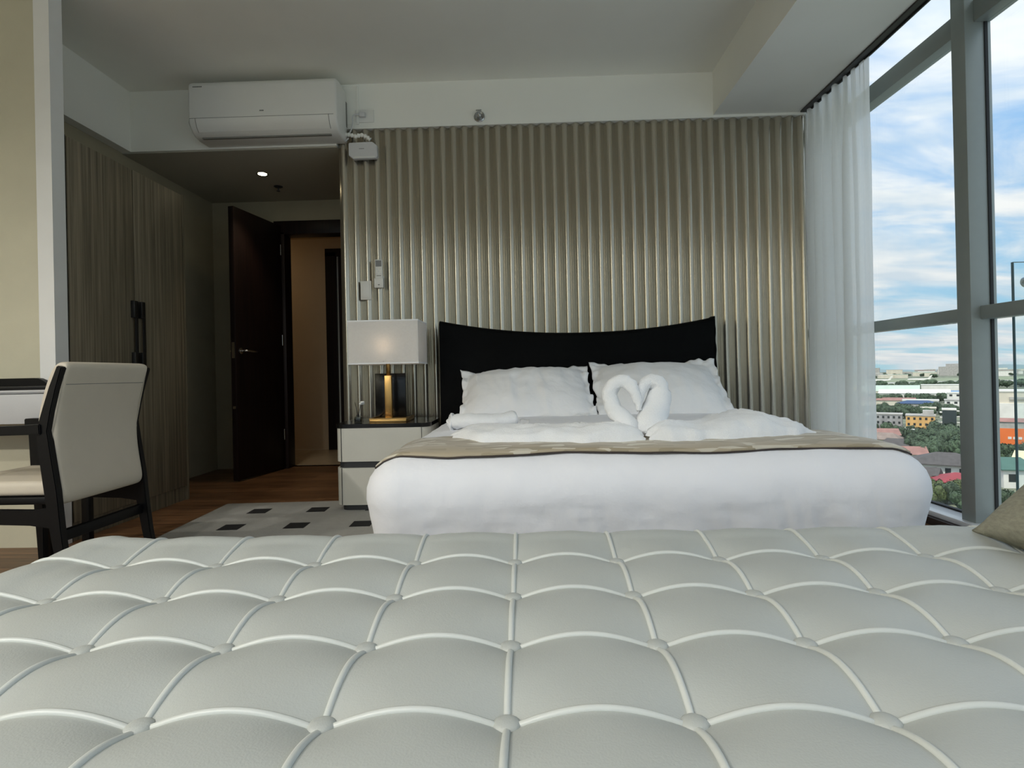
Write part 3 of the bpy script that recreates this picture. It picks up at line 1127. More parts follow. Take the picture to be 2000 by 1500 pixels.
sw1 = empty('towel_swan', (0.33, 1.95, 0.54), 0, 'white towel swan facing the window, its body spread towards the nightstand', 'towel swan', 'towel swans forming a heart on the bed')
def L(o, root):
    o.parent = root
    o.matrix_parent_inverse = Matrix.Translation(-Vector(root.location))
    return o
nk = swan_neck([(0.345, 1.90, 0.545), (0.350, 1.915, 0.585), (0.312, 1.94, 0.635), (0.296, 1.95, 0.690), (0.318, 1.95, 0.728), (0.350, 1.945, 0.732),
                (0.378, 1.935, 0.705), (0.390, 1.925, 0.662), (0.392, 1.92, 0.632)],
               [0.036, 0.034, 0.030, 0.027, 0.025, 0.023, 0.020, 0.016, 0.009], 1.0)
L(link('neck', nk, M['towel']), sw1)
bd = mound('body', [(0.385, 1.855), (0.28, 1.88), (0.15, 1.93), (0.0, 1.965), (-0.15, 2.00), (-0.27, 2.06)],
           [0.030, 0.040, 0.032, 0.030, 0.028, 0.014], [0.045, 0.085, 0.13, 0.15, 0.15, 0.09], 2.0)
L(link('body', bd, M['towel']), sw1)
sw2 = empty('towel_swan', (0.47, 1.95, 0.54), 0, 'white towel swan facing the nightstand, its folded wings spread to the window', 'towel swan', 'towel swans forming a heart on the bed')
nk = swan_neck([(0.425, 1.90, 0.545), (0.430, 1.925, 0.590), (0.458, 1.955, 0.635), (0.474, 1.965, 0.685), (0.462, 1.965, 0.722), (0.432, 1.96, 0.728),
                (0.408, 1.95, 0.705), (0.398, 1.94, 0.668), (0.396, 1.935, 0.640)],
               [0.046, 0.050, 0.047, 0.040, 0.033, 0.025, 0.019, 0.014, 0.008], 6.0)
L(link('neck', nk, M['towel']), sw2)
bd = mound('body', [(0.400, 1.855), (0.48, 1.88), (0.58, 1.93), (0.70, 1.98), (0.80, 2.01), (0.90, 2.02), (1.00, 2.02)],
           [0.032, 0.044, 0.030, 0.050, 0.062, 0.036, 0.010], [0.045, 0.085, 0.13, 0.17, 0.18, 0.16, 0.09], 5.0)
L(link('body', bd, M['towel']), sw2)

# rolled towel by the nightstand side
rt = empty('rolled_towel', (-0.17, 2.42, 0.555), 0, 'rolled white towel with a ruffled end near the nightstand', 'towel')
pts, rad = [], []
for i in range(25):
    t = i / 24
    pts.append((-0.15 + 0.27 * t, -0.03 * math.sin(t * 3), 0.008 + 0.004 * math.sin(t * 7) + 0.010 * t))
    rad.append(0.034 * (1 + 0.08 * fbm(t * 9, 1, 0, 2)) * (0.9 if i < 2 else 1))
me = tube_mesh('roll', pts, rad, 22, flat=(0.95, 1.6))
for vt in me.vertices:
    c = vt.co
    d = 0.004 * fbm(c.x * 22, c.y * 30, c.z * 40, 3)
    vt.co = c + Vector((0, d, d))
link('roll', me, M['towel'], rt)
for k, (r_, dx) in enumerate(((0.036, -0.152), (0.029, -0.158), (0.021, -0.163), (0.012, -0.168))):
    ring_pts = [(dx + 0.004 * math.sin(a * 3 + k), 1.5 * r_ * math.cos(a), 0.008 + 0.95 * r_ * math.sin(a)) for a in [2 * math.pi * i / 28 for i in range(29)]]
    tube('fold_ring', ring_pts, 0.006, M['towel'], rt, 6)
tg = empty('fabric_care_tag', (-0.005, 2.36, 0.538), 0, 'small pale grey fabric tag lying on the white sheet beside the rolled towel', 'tag')
link('tag_cloth', grid_mesh('tag_cloth', 8, 6, lambda u, v_: (-0.02 + 0.04 * u, 0.02 * v_, 0.004 + 0.030 * v_ + 0.002 * math.sin(u * 6))), M['whitegrey'], tg)
bpy.data.objects[tg.children[0].name].modifiers.new('thickness', 'SOLIDIFY').thickness = 0.001

# ================================================================== nightstand and what stands on it
ns_ = empty('nightstand', (-0.818, 3.325, 0.012), 0, 'cream two-drawer nightstand with black top beside the bed', 'nightstand')
def nbox(name, x0, x1, y0, y1, z0, z1, m, r, parent, seg=6):
    pts = rrect((x0 + x1) / 2, (y0 + y1) / 2, (x1 - x0) / 2, (y1 - y0) / 2, r, seg)
    return prism(name, pts, 'z', z0, z1, m, parent, 30)
NXh, NYh = 0.272, 0.205
nbox('carcass', -NXh + 0.012, NXh - 0.012, -NYh + 0.012, NYh, 0.05, 0.468, M['charcoal'], 0.05, ns_)
d1 = nbox('drawer', -NXh, NXh, -NYh, NYh - 0.01, 0.276, 0.466, M['nightcream'], 0.06, ns_)
d2 = nbox('drawer', -NXh, NXh, -NYh, NYh - 0.01, 0.03, 0.240, M['nightcream'], 0.06, ns_)
for d_, z0, z1 in ((d1, 0.276, 0.466), (d2, 0.03, 0.240)):
    for sx in (-0.236, 0.225):
        box('seam', (sx, -NYh - 0.0012, z0), (sx + 0.002, -NYh + 0.004, z1), M['charcoal'], d_)
nbox('top', -NXh - 0.004, NXh + 0.004, -NYh - 0.004, NYh, 0.468, 0.490, M['blackgloss'], 0.055, ns_)
nbox('plinth', -NXh + 0.03, NXh - 0.03, -NYh + 0.012, NYh - 0.02, 0.0, 0.03, M['charcoal'], 0.04, ns_)

lamp = empty('table_lamp', (-0.812, 3.29, 0.502), 0, 'table lamp with square white shade, brass stem and black back plate', 'lamp')
bx = bmesh.new(); box_bm(bx, (-0.098, -0.095, 0.0), (0.118, 0.14, 0.016), 0.003)
bb = link('base', bm_mesh('base', bx, angle=35), M['brass'], lamp)
for lo, hi in (((-0.098, -0.095, 0.016), (0.118, -0.088, 0.024)), ((0.111, -0.088, 0.016), (0.118, 0.14, 0.024)),
               ((-0.098, -0.088, 0.016), (-0.091, 0.14, 0.024))):
    box('rim', lo, hi, M['brass'], bb)
box('stem', (-0.020, -0.035, 0.016), (0.021, -0.005, 0.272), M['brass'], lamp, 0.002)
box('back_plate', (-0.118, 0.115, 0.016), (0.072, 0.135, 0.285), M['blackgloss'], lamp, 0.003)
tube('rod', [(0.0, -0.02, 0.27), (0.0, -0.02, 0.40)], 0.012, M['brass'], lamp, 14)
lathe('collar', [(0.001, 0), (0.03, 0), (0.03, 0.005), (0.001, 0.005)], M['brass'], lamp, (0, -0.02, 0.345))
# shade: hollow box of cloth with thin bands top and bottom
x0, x1, y0, y1, z0, z1 = -0.205, 0.203, -0.125, 0.158, 0.340, 0.592
th = 0.003
boxes('shade', [((x0, y0, z0), (x1, y0 + th, z1)), ((x0, y1 - th, z0), (x1, y1, z1)), ((x0, y0 + th, z0), (x0 + th, y1 - th, z1)),
                ((x1 - th, y0 + th, z0), (x1, y1 - th, z1))], M['shade'], lamp)
for zz in (z0 - 0.001, z1 - 0.007):
    boxes('shade_band', [((x0 - 0.001, y0 - 0.001, zz), (x1 + 0.001, y0, zz + 0.008)), ((x0 - 0.001, y1, zz), (x1 + 0.001, y1 + 0.001, zz + 0.008)),
                         ((x0 - 0.001, y0, zz), (x0, y1, zz + 0.008)), ((x1, y0, zz), (x1 + 0.001, y1, zz + 0.008))], M['pillow'], lamp)
boxes('shade_spider', [((x0, -0.022, z0 + 0.012), (x1, -0.018, z0 + 0.015)), ((-0.002, y0, z0 + 0.012), (0.002, y1, z0 + 0.015))], M['brass'], lamp)
bl = bpy.data.meshes.new('bulb')
bmb = bmesh.new(); bmesh.ops.create_uvsphere(bmb, u_segments=16, v_segments=10, radius=0.03); bmb.to_mesh(bl); bmb.free()
for p in bl.polygons: p.use_smooth = True
link('bulb', bl, M['bulb'], lamp, (0, -0.02, 0.44))
ldp = bpy.data.lights.new('lamp_light', 'POINT')
ldp.energy = 0.09; ldp.color = (1.0, 0.72, 0.48); ldp.shadow_soft_size = 0.03
lpo = bpy.data.objects.new('lamp_light', ldp); COL.objects.link(lpo); lpo.location = (-0.812, 3.22, 0.95)

df = empty('reed_diffuser', (-0.985, 3.235, 0.502), 0, 'small dark reed diffuser with a white flower on the nightstand', 'diffuser')
box('bottle', (-0.022, -0.016, 0.0), (0.018, 0.016, 0.034), M['jar'], df, 0.004)
box('oil', (-0.019, -0.013, 0.003), (0.015, 0.013, 0.022), M['blackgloss'], df)
lathe('neck_cap', [(0.001, 0), (0.008, 0), (0.008, 0.012), (0.001, 0.012)], M['blackplastic'], df, (-0.002, 0, 0.034), n=12)
for a, b in (((-0.002, 0, 0.04), (-0.019, 0.0, 0.118)), ((-0.001, 0, 0.04), (0.016, 0, 0.105)), ((0, 0.003, 0.04), (0.004, 0.02, 0.085))):
    tube('reed', [a, b], 0.0016, M['blackplastic'], df, 6)
fl = empty('flower_head', (0.022, 0, 0.112)); fl.parent = df
for k in range(7):
    a = k * 2.4
    bmb = bmesh.new(); bmesh.ops.create_icosphere(bmb, subdivisions=2, radius=0.0085)
    me = bm_mesh('petal', bmb, True)
    link('petal', me, M['flower'], fl, (0.009 * math.cos(a) * (k > 0), 0.006 * math.sin(a), 0.006 * math.sin(a * 1.7)), None, (1.1, 1, 0.8))

# ================================================================== wall fittings
YR = YW + 0.006
sw = empty('light_switch', (-1.034, YR, 1.338), R(1), 'plain white wall switch plate on the ribs beneath the remote', 'switch')
box('plate', (-0.036, -0.010, -0.062), (0.036, 0.0, 0.062), M['white'], sw, 0.003)
box('rocker', (-0.026, -0.013, -0.05), (0.026, -0.010, 0.05), M['white'], sw, 0.001)
rh = empty('remote_holder', (-0.943, YR, 1.385), 0, 'white plastic holder fixed to the ribs, carrying the remote', 'remote holder')
box('pocket', (-0.030, -0.028, -0.034), (0.030, -0.024, 0.026), M['white'], rh, 0.001)
boxes('shell', [((-0.030, -0.003, -0.034), (0.030, 0.0, 0.045)), ((-0.030, -0.024, -0.034), (-0.027, -0.003, 0.026)),
                ((0.027, -0.024, -0.034), (0.030, -0.003, 0.026)), ((-0.027, -0.024, -0.034), (0.027, -0.003, -0.031))], M['white'], rh)
box('logo_mark', (-0.006, -0.0286, -0.018), (0.006, -0.028, -0.012), M['mark'], rh)
rc = empty('remote_control', (-0.943, YR - 0.0135, 1.36), 0, 'white air-conditioner remote with grey display standing in the wall holder', 'remote')
box('body', (-0.025, -0.009, 0.0), (0.025, 0.009, 0.178), M['white'], rc, 0.004)
box('display', (-0.019, -0.0098, 0.130), (0.019, -0.009, 0.170), M['lcd'], rc)
for (bx_, bz_) in ((-0.010, 0.112), (0.010, 0.112), (0, 0.098), (-0.012, 0.084), (0.012, 0.084), (-0.010, 0.070), (0.010, 0.070), (0.0, 0.070)):
    box('key', (bx_ - 0.0035, -0.0105, bz_ - 0.003), (bx_ + 0.0035, -0.009, bz_ + 0.003), M['vent'] if bz_ < 0.08 else M['whitegrey'], rc)

# air conditioner
ac = empty('air_conditioner', (-1.60, YW, 2.305), 0, 'white split air conditioner mounted on the bulkhead above the corridor', 'air conditioner')
W2 = 0.468
prof = [(0.0, 0.005), (0.0, 0.315), (-0.02, 0.335), (-0.165, 0.338), (-0.195, 0.333), (-0.212, 0.318), (-0.218, 0.295), (-0.219, 0.10),
        (-0.213, 0.078), (-0.198, 0.045), (-0.175, 0.022), (-0.150, 0.008), (-0.10, 0.0)]
prism('casing', prof, 'x', -W2, W2, M['white'], ac, 40, bev=0.016)
fp = [(-0.2205, 0.096), (-0.2155, 0.080), (-0.203, 0.050), (-0.183, 0.027), (-0.178, 0.030), (-0.197, 0.053), (-0.209, 0.082), (-0.214, 0.097)]
prism('louvre_flap', fp, 'x', -W2 + 0.048, W2 - 0.052, M['white'], ac, 40)
box('panel_seam', (-W2 + 0.01, -0.2200, 0.0985), (W2 - 0.02, -0.2186, 0.1005), M['vent'], ac)
boxes('outlet_slot', [((-W2 + 0.05, -0.150, -0.001), (W2 - 0.06, -0.135, 0.012))], M['vent'], ac)
for sx in (-W2 + 0.046, W2 - 0.051):
    tube('flap_gap', [(sx, -0.2195, 0.098), (sx, -0.2145, 0.079), (sx, -0.2005, 0.047), (sx, -0.180, 0.0265)], 0.0017, M['vent'], ac, 6)
boxes('side_vent', [((W2 - 0.004, -0.035, 0.10), (W2 + 0.001, -0.012, 0.265))], M['vent'], ac)
for k in range(7):
    box('brand_mark', (-W2 + 0.035 + k * 0.0085, -0.2196, 0.292), (-W2 + 0.041 + k * 0.0085, -0.2188, 0.299), M['mark'], ac)
for k in range(3):
    box('logo_mark', (-0.014 + k * 0.009, -0.2196, 0.131), (-0.007 + k * 0.009, -0.2188, 0.139), M['mark'], ac)

# pipe access cover and the socket beside it
pc = empty('pipe_cover', (-1.12, YW, 2.56), 0, 'white framed pipe cover panel beside the air conditioner', 'cover panel')
box('panel', (-0.08, -0.006, -0.13), (0.052, 0.0, 0.125), M['wall'], pc)
boxes('frame', [((-0.08, -0.012, 0.120), (0.064, 0.0, 0.132)), ((0.052, -0.012, -0.13), (0.064, 0.0, 0.120))], M['wall'], pc, 0.002)
so = empty('wall_socket', (-1.018, YW, 2.484), 0, 'white wall socket with grey plug right of the air conditioner', 'socket')
box('plate', (-0.062, -0.010, -0.042), (0.062, 0.0, 0.042), M['white'], so, 0.004)
box('plug', (-0.028, -0.036, -0.014), (0.010, -0.010, 0.018), M['whitegrey'], so, 0.005)
cb = tube('power_cable', catmull([(-1.044, 3.590, 2.484), (-1.075, 3.585, 2.482), (-1.088, 3.587, 2.468), (-1.090, 3.59, 2.43), (-1.098, 3.592, 2.395), (-1.112, 3.588, 2.362),
                                  (-1.135, 3.583, 2.335), (-1.150, 3.584, 2.325), (-1.140, 3.586, 2.312), (-1.115, 3.58, 2.328)], 6), 0.0045, M['whitegrey'])
tag(cb, 'thin grey power cable hanging from the socket to the white box', 'cable')
bd = tube('taped_pipe', catmull([(-1.135, 3.585, 2.352), (-1.105, 3.578, 2.348), (-1.07, 3.580, 2.338), (-1.035, 3.582, 2.346), (-1.0, 3.583, 2.334), (-0.975, 3.585, 2.315)], 8),
          [0.012 + 0.003 * math.sin(i * 1.3) for i in range(41)], M['wall'], None, 10)
tag(bd, 'short white taped pipe bundle above the white wireless box', 'pipe')
wb = empty('wireless_box', (-1.025, YW - 0.002, 2.248), 0, 'small white wireless box with cut corners at the top of the ribs', 'wireless box')
pts = [(-0.094, 0.045), (-0.088, 0.052), (0.062, 0.055), (0.092, 0.030), (0.095, -0.040), (0.085, -0.052), (-0.065, -0.054), (-0.094, -0.030)]
prism('case', pts, 'y', -0.034, 0.0, M['whitegrey'], wb, None, 0.004)
box('ledge', (-0.060, -0.0355, -0.048), (0.078, -0.033, -0.040), M['white'], wb, 0.0005)
for k in range(4):
    box('logo_mark', (-0.024 + 0.0085 * k, -0.0346, 0.008), (-0.018 + 0.0085 * k, -0.0338, 0.013), M['mark'], wb)

# side-wall sprinkler above the ribs
sp = empty('wall_sprinkler', (-0.261, YW, 2.459), 0, 'chrome sprinkler head on the wall above the ribbed panel', 'sprinkler')
lathe('escutcheon', [(0.001, 0), (0.036, 0), (0.036, 0.004), (0.030, 0.009), (0.026, 0.006), (0.001, 0.006)], M['chrome'], sp, (0, 0, 0), (R(90), 0, 0))
tube('nozzle', [(0, 0, 0), (0, -0.035, 0)], [0.014, 0.011], M['chrome'], sp, 12)
tube('yoke', [(0, -0.02, 0.016), (0, -0.05, 0.012), (0, -0.058, 0), (0, -0.05, -0.012), (0, -0.02, -0.016)], 0.003, M['chrome'], sp, 6)
box('deflector', (-0.018, -0.062, 0.010), (0.018, -0.058, 0.018), M['chrome'], sp)

# corridor ceiling fittings
dl = empty('downlight', (-1.915, 4.06, 2.2915), 0, 'small lit round downlight in the corridor ceiling', 'downlight')
lathe('trim_ring', [(0.030, -0.001), (0.044, -0.004), (0.046, 0.0), (0.030, 0.0)], M['chrome'], dl)
lathe('lens', [(0.001, -0.0025), (0.031, -0.0025), (0.031, 0.0), (0.001, 0.0)], M['down'], dl)
ls_ = bpy.data.lights.new('downlight_lamp', 'SPOT')
ls_.energy = 5.0; ls_.color = (1.0, 0.80, 0.55); ls_.spot_size = R(80); ls_.spot_blend = 0.6; ls_.shadow_soft_size = 0.03
lo_ = bpy.data.objects.new('downlight_lamp', ls_); COL.objects.link(lo_); lo_.location = (-1.915, 4.06, 2.278)
for lx, ly in ((-3.2, -1.3), (-3.2, -0.3), (-2.2, -1.35), (-1.2, -1.35)):  # unseen fill downlights added behind the camera to lift the room
    d_ = empty('downlight', (lx, ly, 2.70), 0, 'added round fill downlight, unseen, in the bedroom ceiling behind the camera', 'downlight', 'added bedroom fill downlights')
    lathe('trim_ring', [(0.030, -0.001), (0.044, -0.004), (0.046, 0.0), (0.030, 0.0)], M['chrome'], d_)
    lathe('lens', [(0.001, -0.0025), (0.031, -0.0025), (0.031, 0.0), (0.001, 0.0)], M['down'], d_)
    ls_ = bpy.data.lights.new('downlight_lamp', 'SPOT')
    ls_.energy = 48.0; ls_.color = (1.0, 0.965, 0.895); ls_.spot_size = R(165); ls_.spot_blend = 0.5; ls_.shadow_soft_size = 0.05
    lo_ = bpy.data.objects.new('downlight_lamp', ls_); COL.objects.link(lo_); lo_.location = (lx, ly, 2.685)
def ceiling_sprinkler(loc, label):
    s = empty('ceiling_sprinkler', loc, 0, label, 'sprinkler')
    lathe('escutcheon', [(0.001, 0), (0.034, 0), (0.034, -0.004), (0.020, -0.009), (0.001, -0.009)], M['charcoal'], s)
    tube('stem', [(0, 0, -0.008), (0, 0, -0.036)], 0.007, M['charcoal'], s, 8)
    lathe('deflector', [(0.001, -0.036), (0.014, -0.036), (0.014, -0.039), (0.001, -0.039)], M['charcoal'], s)
ceiling_sprinkler((-1.92, 4.335, 2.2915), 'dark ceiling sprinkler just behind the corridor downlight')
ceiling_sprinkler((-2.06, 5.40, 2.26), 'dark ceiling sprinkler in the hall beyond the open door')
hl = empty('hall_fill_lamp', (-3.0, 5.3, 2.26), 0, 'round warm fill lamp added out of view on the hall ceiling', 'lamp')  # unseen lamp, added to warm and brighten the hall
lathe('disc', [(0.001, -0.03), (0.12, -0.03), (0.13, 0.0), (0.001, 0.0)], emit('hall_fill_glow', (1.0, 0.74, 0.45), 3.0), hl)

# ================================================================== wardrobe
wd = empty('wardrobe', (-2.20, 2.63, 0), 0, 'tall wood-grain wardrobe with two doors along the left wall', 'wardrobe')
WL = 0.905
box('carcass', (-0.455, 0.0, 0.09), (-0.021, WL, 1.975), M['ward'], wd)
box('plinth', (-0.455, 0.0, 0.0), (-0.012, WL, 0.088), M['ward'], wd)
box('side_panel', (-0.455, WL, 0.0), (0.0, WL + 0.018, 1.975), M['ward'], wd)
box('side_panel', (-0.455, -0.008, 0.0), (-0.004, 0.0, 1.975), M['blackplastic'], wd)  # black strip standing in for the shadow gap beside the pillar
for k in range(2):
    y0, y1 = 0.004 + k * (WL / 2), (k + 1) * WL / 2 - 0.004
    d_ = box('door', (-0.020, y0, 0.092), (0.0, y1, 1.972), M['ward'], wd, 0.0015)
    yh = (y1 - 0.030) if k == 0 else (y0 + 0.022)
    h = empty('handle'); h.parent = d_
    for z0, z1 in ((1.130, 1.225), (0.845, 0.935)):
        box('grip_block', (0.0, yh, z0), (0.022, yh + 0.030, z1), M['blackplastic'], h, 0.001)
    box('grip_bar', (0.012, yh + 0.016, 0.935), (0.022, yh + 0.030, 1.130), M['blackplastic'], h)

# ================================================================== rug
rug = empty('rug', (-0.12, 2.185, 0.0), R(2.6), 'grey-beige rug with rows of small black squares under the bed', 'rug')
def rugpt(i, j): return (i, j)
RW, RH = 1.66, 1.235
pts = rrect(0, 0, RW, RH, 0.01, 3)
prism('pile', pts, 'z', 0.001, 0.011, M['rug'], rug, 30)
sqm = bmesh.new(); box_bm(sqm, (-0.053, -0.053, 0.0), (0.053, 0.053, 0.0035), 0.001)
sqme = bm_mesh('square', sqm); sqme.materials.append(M['rugblack'])
for i in range(10):
    for j in range(7):
        link('square', sqme, None, rug, (-RW + 0.285 + 0.3335 * i, RH - 0.215 - 0.3335 * j, 0.0088))

# ================================================================== desk and chair
dk = empty('desk', (-2.72, 2.415, 0), 0, 'white writing desk with black top edge and black legs against the cream wall', 'desk')
box('top', (-0.70, -0.115, 0.745), (0.70, 0.115, 0.760), M['black'], dk, 0.002)
box('apron', (-0.69, -0.108, 0.60), (0.69, 0.108, 0.733), M['deskgrey'], dk, 0.002)
box('upper_strip', (-0.695, -0.112, 0.7345), (0.695, 0.112, 0.7445), M['deskgrey'], dk)
box('drawer_gap', (-0.69, -0.1088, 0.727), (0.69, -0.107, 0.730), M['black'], dk)
box('drawer_split', (0.35, -0.1090, 0.731), (0.352, -0.107, 0.7445), M['charcoal'], dk)
gp = [(-0.70, 0.760), (-0.70, 0.797), (0.455, 0.797), (0.475, 0.795), (0.495, 0.786), (0.515, 0.772), (0.535, 0.764), (0.60, 0.762), (0.60, 0.760)]
prism('gallery', gp, 'y', 0.085, 0.112, M['black'], dk)
for lx in (-0.68, 0.685):
    for ly in (-0.10, 0.085):
        box('leg', (lx - 0.02, ly - 0.0, 0.0), (lx + 0.015, ly + 0.03, 0.60), M['black'], dk, 0.002)

ch = empty('desk_chair', (-1.80, 2.07, 0), 0, 'black-framed armchair with taupe leatherette back turned towards the desk', 'chair')
CY = 0.212
post_path = [(0.235, 0.012), (0.207, 0.15), (0.190, 0.27), (0.176, 0.40), (0.158, 0.53), (0.150, 0.61), (0.168, 0.68), (0.190, 0.755), (0.216, 0.828)]
def ribbon(name, path, wx, wy, yc, mt, parent, taper=None):
    """bar following an XZ path: wx thickness in the plane, wy width across"""
    P = [Vector((p[0], 0, p[1])) for p in path]
    v, f = [], []
    m = len(P)
    for i, p in enumerate(P):
        t = (P[min(i + 1, m - 1)] - P[max(i - 1, 0)]).normalized()
        nrm = Vector((t.z, 0, -t.x))
        s = taper[i] if taper else 1.0
        for a, b in ((1, -1), (1, 1), (-1, 1), (-1, -1)):
            v.append(p + nrm * (a * wx * s / 2) + Vector((0, yc + b * wy / 2, 0)))
    for i in range(m - 1):
        for k in range(4):
            f.append((i * 4 + k, i * 4 + (k + 1) % 4, (i + 1) * 4 + (k + 1) % 4, (i + 1) * 4 + k))
    f.append((3, 2, 1, 0)); f.append(tuple((m - 1) * 4 + k for k in range(4)))
    bm = bmesh.new()
    me = pydata(name, v, f)
    bm.from_mesh(me)
    bmesh.ops.bevel(bm, geom=[e for e in bm.edges if len(e.link_faces) == 2 and e.calc_face_angle(0) > 0.8], offset=0.003, segments=2, affect='EDGES')
    bpy.data.meshes.remove(me)
    return link(name, bm_mesh(name, bm, angle=30), mt, parent)
for s in (-1, 1):
    ribbon('rear_leg', [(p[0], p[1]) for p in post_path], 0.042, 0.026, s * CY, M['black'], ch, [0.7, 0.85, 1.0, 1.12, 1.05, 0.95, 0.75, 0.62, 0.45])
    ribbon('arm', [(0.150, 0.615), (0.06, 0.612), (-0.08, 0.610), (-0.18, 0.610), (-0.295, 0.610)], 0.032, 0.042, s * CY, M['black'], ch, [1.1, 1, 0.95, 0.95, 0.95])
    ribbon('front_leg', [(-0.240, 0.0), (-0.248, 0.25), (-0.256, 0.43), (-0.262, 0.60)], 0.045, 0.026, s * CY, M['black'], ch, [0.55, 0.9, 1.1, 1.15])
    ribbon('side_rail', [(0.185, 0.310), (0.10, 0.312), (-0.10, 0.318), (-0.25, 0.322)], 0.050, 0.022, s * CY, M['black'], ch, [1.5, 1.05, 1, 1])
box('rear_stretcher', (0.172, -CY, 0.222), (0.196, CY, 0.260), M['black'], ch, 0.003)
box('front_rail', (-0.262, -CY, 0.305), (-0.236, CY, 0.345), M['black'], ch, 0.003)
boxes('seat_frame', [((-0.225, -CY + 0.014, 0.352), (0.165, CY - 0.014, 0.378))], M['black'], ch, 0.004)
box('seat', (-0.270, -CY + 0.016, 0.380), (0.150, CY - 0.016, 0.432), M['chairfab'], ch, 0.018, 4)
# upholstered back: closed loop profile swept across, rounded at both ends
rear = [(0.226, 0.842), (0.232, 0.826), (0.214, 0.775), (0.196, 0.70), (0.184, 0.63), (0.181, 0.57), (0.186, 0.50), (0.197, 0.43), (0.204, 0.385), (0.198, 0.356), (0.178, 0.345)]
frontp = [(0.150, 0.352), (0.140, 0.40), (0.128, 0.48), (0.112, 0.56), (0.110, 0.63), (0.124, 0.70), (0.148, 0.775), (0.172, 0.832), (0.196, 0.848)]
loop = rear + frontp
cxl = sum(p[0] for p in loop) / len(loop); 
ys = [(-0.206, 0.55), (-0.203, 0.80), (-0.194, 0.95), (-0.180, 1.0), (0.0, 1.0), (0.180, 1.0), (0.194, 0.95), (0.203, 0.80), (0.206, 0.55)]
v, f = [], []
m_ = len(loop)
for yy, s in ys:
    for k, p in enumerate(loop):
        # shrink towards the mid line of the shell
        if k < len(rear): q = frontp[::-1][min(int(k * len(frontp) / len(rear)), len(frontp) - 1)]
        else: q = rear[::-1][min(int((k - len(rear)) * len(rear) / len(frontp)), len(rear) - 1)]
        mid = ((p[0] + q[0]) / 2, (p[1] + q[1]) / 2)
        zc = p[1] if 0.36 < p[1] < 0.83 else p[1] + (0.6 - p[1]) * (1 - s) * 0.10
        v.append((mid[0] + (p[0] - mid[0]) * s, yy, zc))
for i in range(len(ys) - 1):
    for k in range(m_):
        f.append((i * m_ + k, i * m_ + (k + 1) % m_, (i + 1) * m_ + (k + 1) % m_, (i + 1) * m_ + k))
f.append(tuple(range(m_ - 1, -1, -1))); f.append(tuple((len(ys) - 1) * m_ + k for k in range(m_)))
bk = link('backrest', pydata('backrest', v, f, True), M['chairfab'], ch)
sb = bk.modifiers.new('round', 'SUBSURF'); sb.levels = 1; sb.render_levels = 2
tube('stitch_line', [(0.2125, -0.192, 0.766), (0.2125, 0.192, 0.766)], 0.0011, M['mark'], bk, 6)

# ================================================================== the town below the window
GZ = -34.0
CM = dict(
    ground=mat('town_ground', (0.15, 0.17, 0.12), 0.95, var=0.75, vscale=0.06),
    concrete=mat('grey_concrete', (0.42, 0.41, 0.39), 0.9, var=0.2, vscale=0.3),
    white=mat('white_render', (0.78, 0.77, 0.73), 0.8, var=0.08, vscale=0.3),
    cream=mat('cream_render', (0.66, 0.62, 0.52), 0.85, var=0.08, vscale=0.2),
    orange=mat('ochre_render', (0.72, 0.43, 0.16), 0.85, var=0.12, vscale=0.4),
    grey=mat('weathered_grey_render', (0.36, 0.36, 0.37), 0.9, var=0.3, vscale=0.4, stretch=(1, 1, 0.3)),
    darkroof=mat('dark_grey_shingle', (0.085, 0.080, 0.080), 0.85, var=0.2, vscale=1.0),
    redroof=mat('red_metal_roof', (0.27, 0.04, 0.05), 0.6, var=0.1, vscale=0.5),
    pinkroof=mat('faded_red_roof', (0.30, 0.165, 0.145), 0.8, var=0.2, vscale=0.4),
    brownroof=mat('brown_weathered_roof', (0.24, 0.19, 0.165), 0.85, var=0.25, vscale=0.4),
    greenroof=mat('pale_green_metal_roof', (0.46, 0.56, 0.48), 0.6, var=0.1, vscale=0.1),
    deepgreen=mat('deep_green_roof', (0.06, 0.14, 0.115), 0.6, var=0.1, vscale=0.3),
    whiteroof=mat('white_metal_roof', (0.74, 0.74, 0.70), 0.5, var=0.06, vscale=0.05),
    yellowroof=mat('pale_yellow_roof', (0.72, 0.66, 0.42), 0.6, var=0.06, vscale=0.05),
    blueroof=mat('blue_metal_roof', (0.12, 0.24, 0.42), 0.5, var=0.1, vscale=0.1),
    bluedark=mat('dark_blue_wall', (0.035, 0.075, 0.17), 0.6, var=0.1, vscale=0.1),
    steel=mat('dark_tinted_cladding', (0.035, 0.050, 0.055), 0.35, var=0.2, vscale=0.3),
    win=mat('dark_house_window', (0.03, 0.035, 0.04), 0.15, var=0.1, vscale=1),
    billboard=mat('orange_billboard_print', (0.85, 0.20, 0.05), 0.6, var=0.05, vscale=0.2),
    skyprint=mat('pale_blue_billboard_print', (0.48, 0.60, 0.76), 0.6, var=0.05, vscale=0.2),
    asphalt=mat('runway_asphalt', (0.38, 0.38, 0.36), 0.9, var=0.1, vscale=0.02),
    grassy=mat('airfield_grass', (0.22, 0.26, 0.17), 0.95, var=0.2, vscale=0.02),
    hill=mat('hazed_hill_scrub', (0.20, 0.28, 0.30), 0.95, var=0.15, vscale=0.003),  # bluish shift is aerial haze put into the base colour
    leaf=mat('tree_leaf', (0.055, 0.090, 0.050), 0.8, var=0.6, vscale=5, rnd=0.25),
    leaf2=mat('bright_tree_leaf', (0.085, 0.115, 0.045), 0.8, var=0.6, vscale=6, rnd=0.25),
    bark=mat('tree_bark', (0.09, 0.075, 0.06), 0.9, var=0.3, vscale=2),
)
S(box('ground', (-400, 25, GZ - 1.5), (2600, 2900, GZ), CM['ground']))
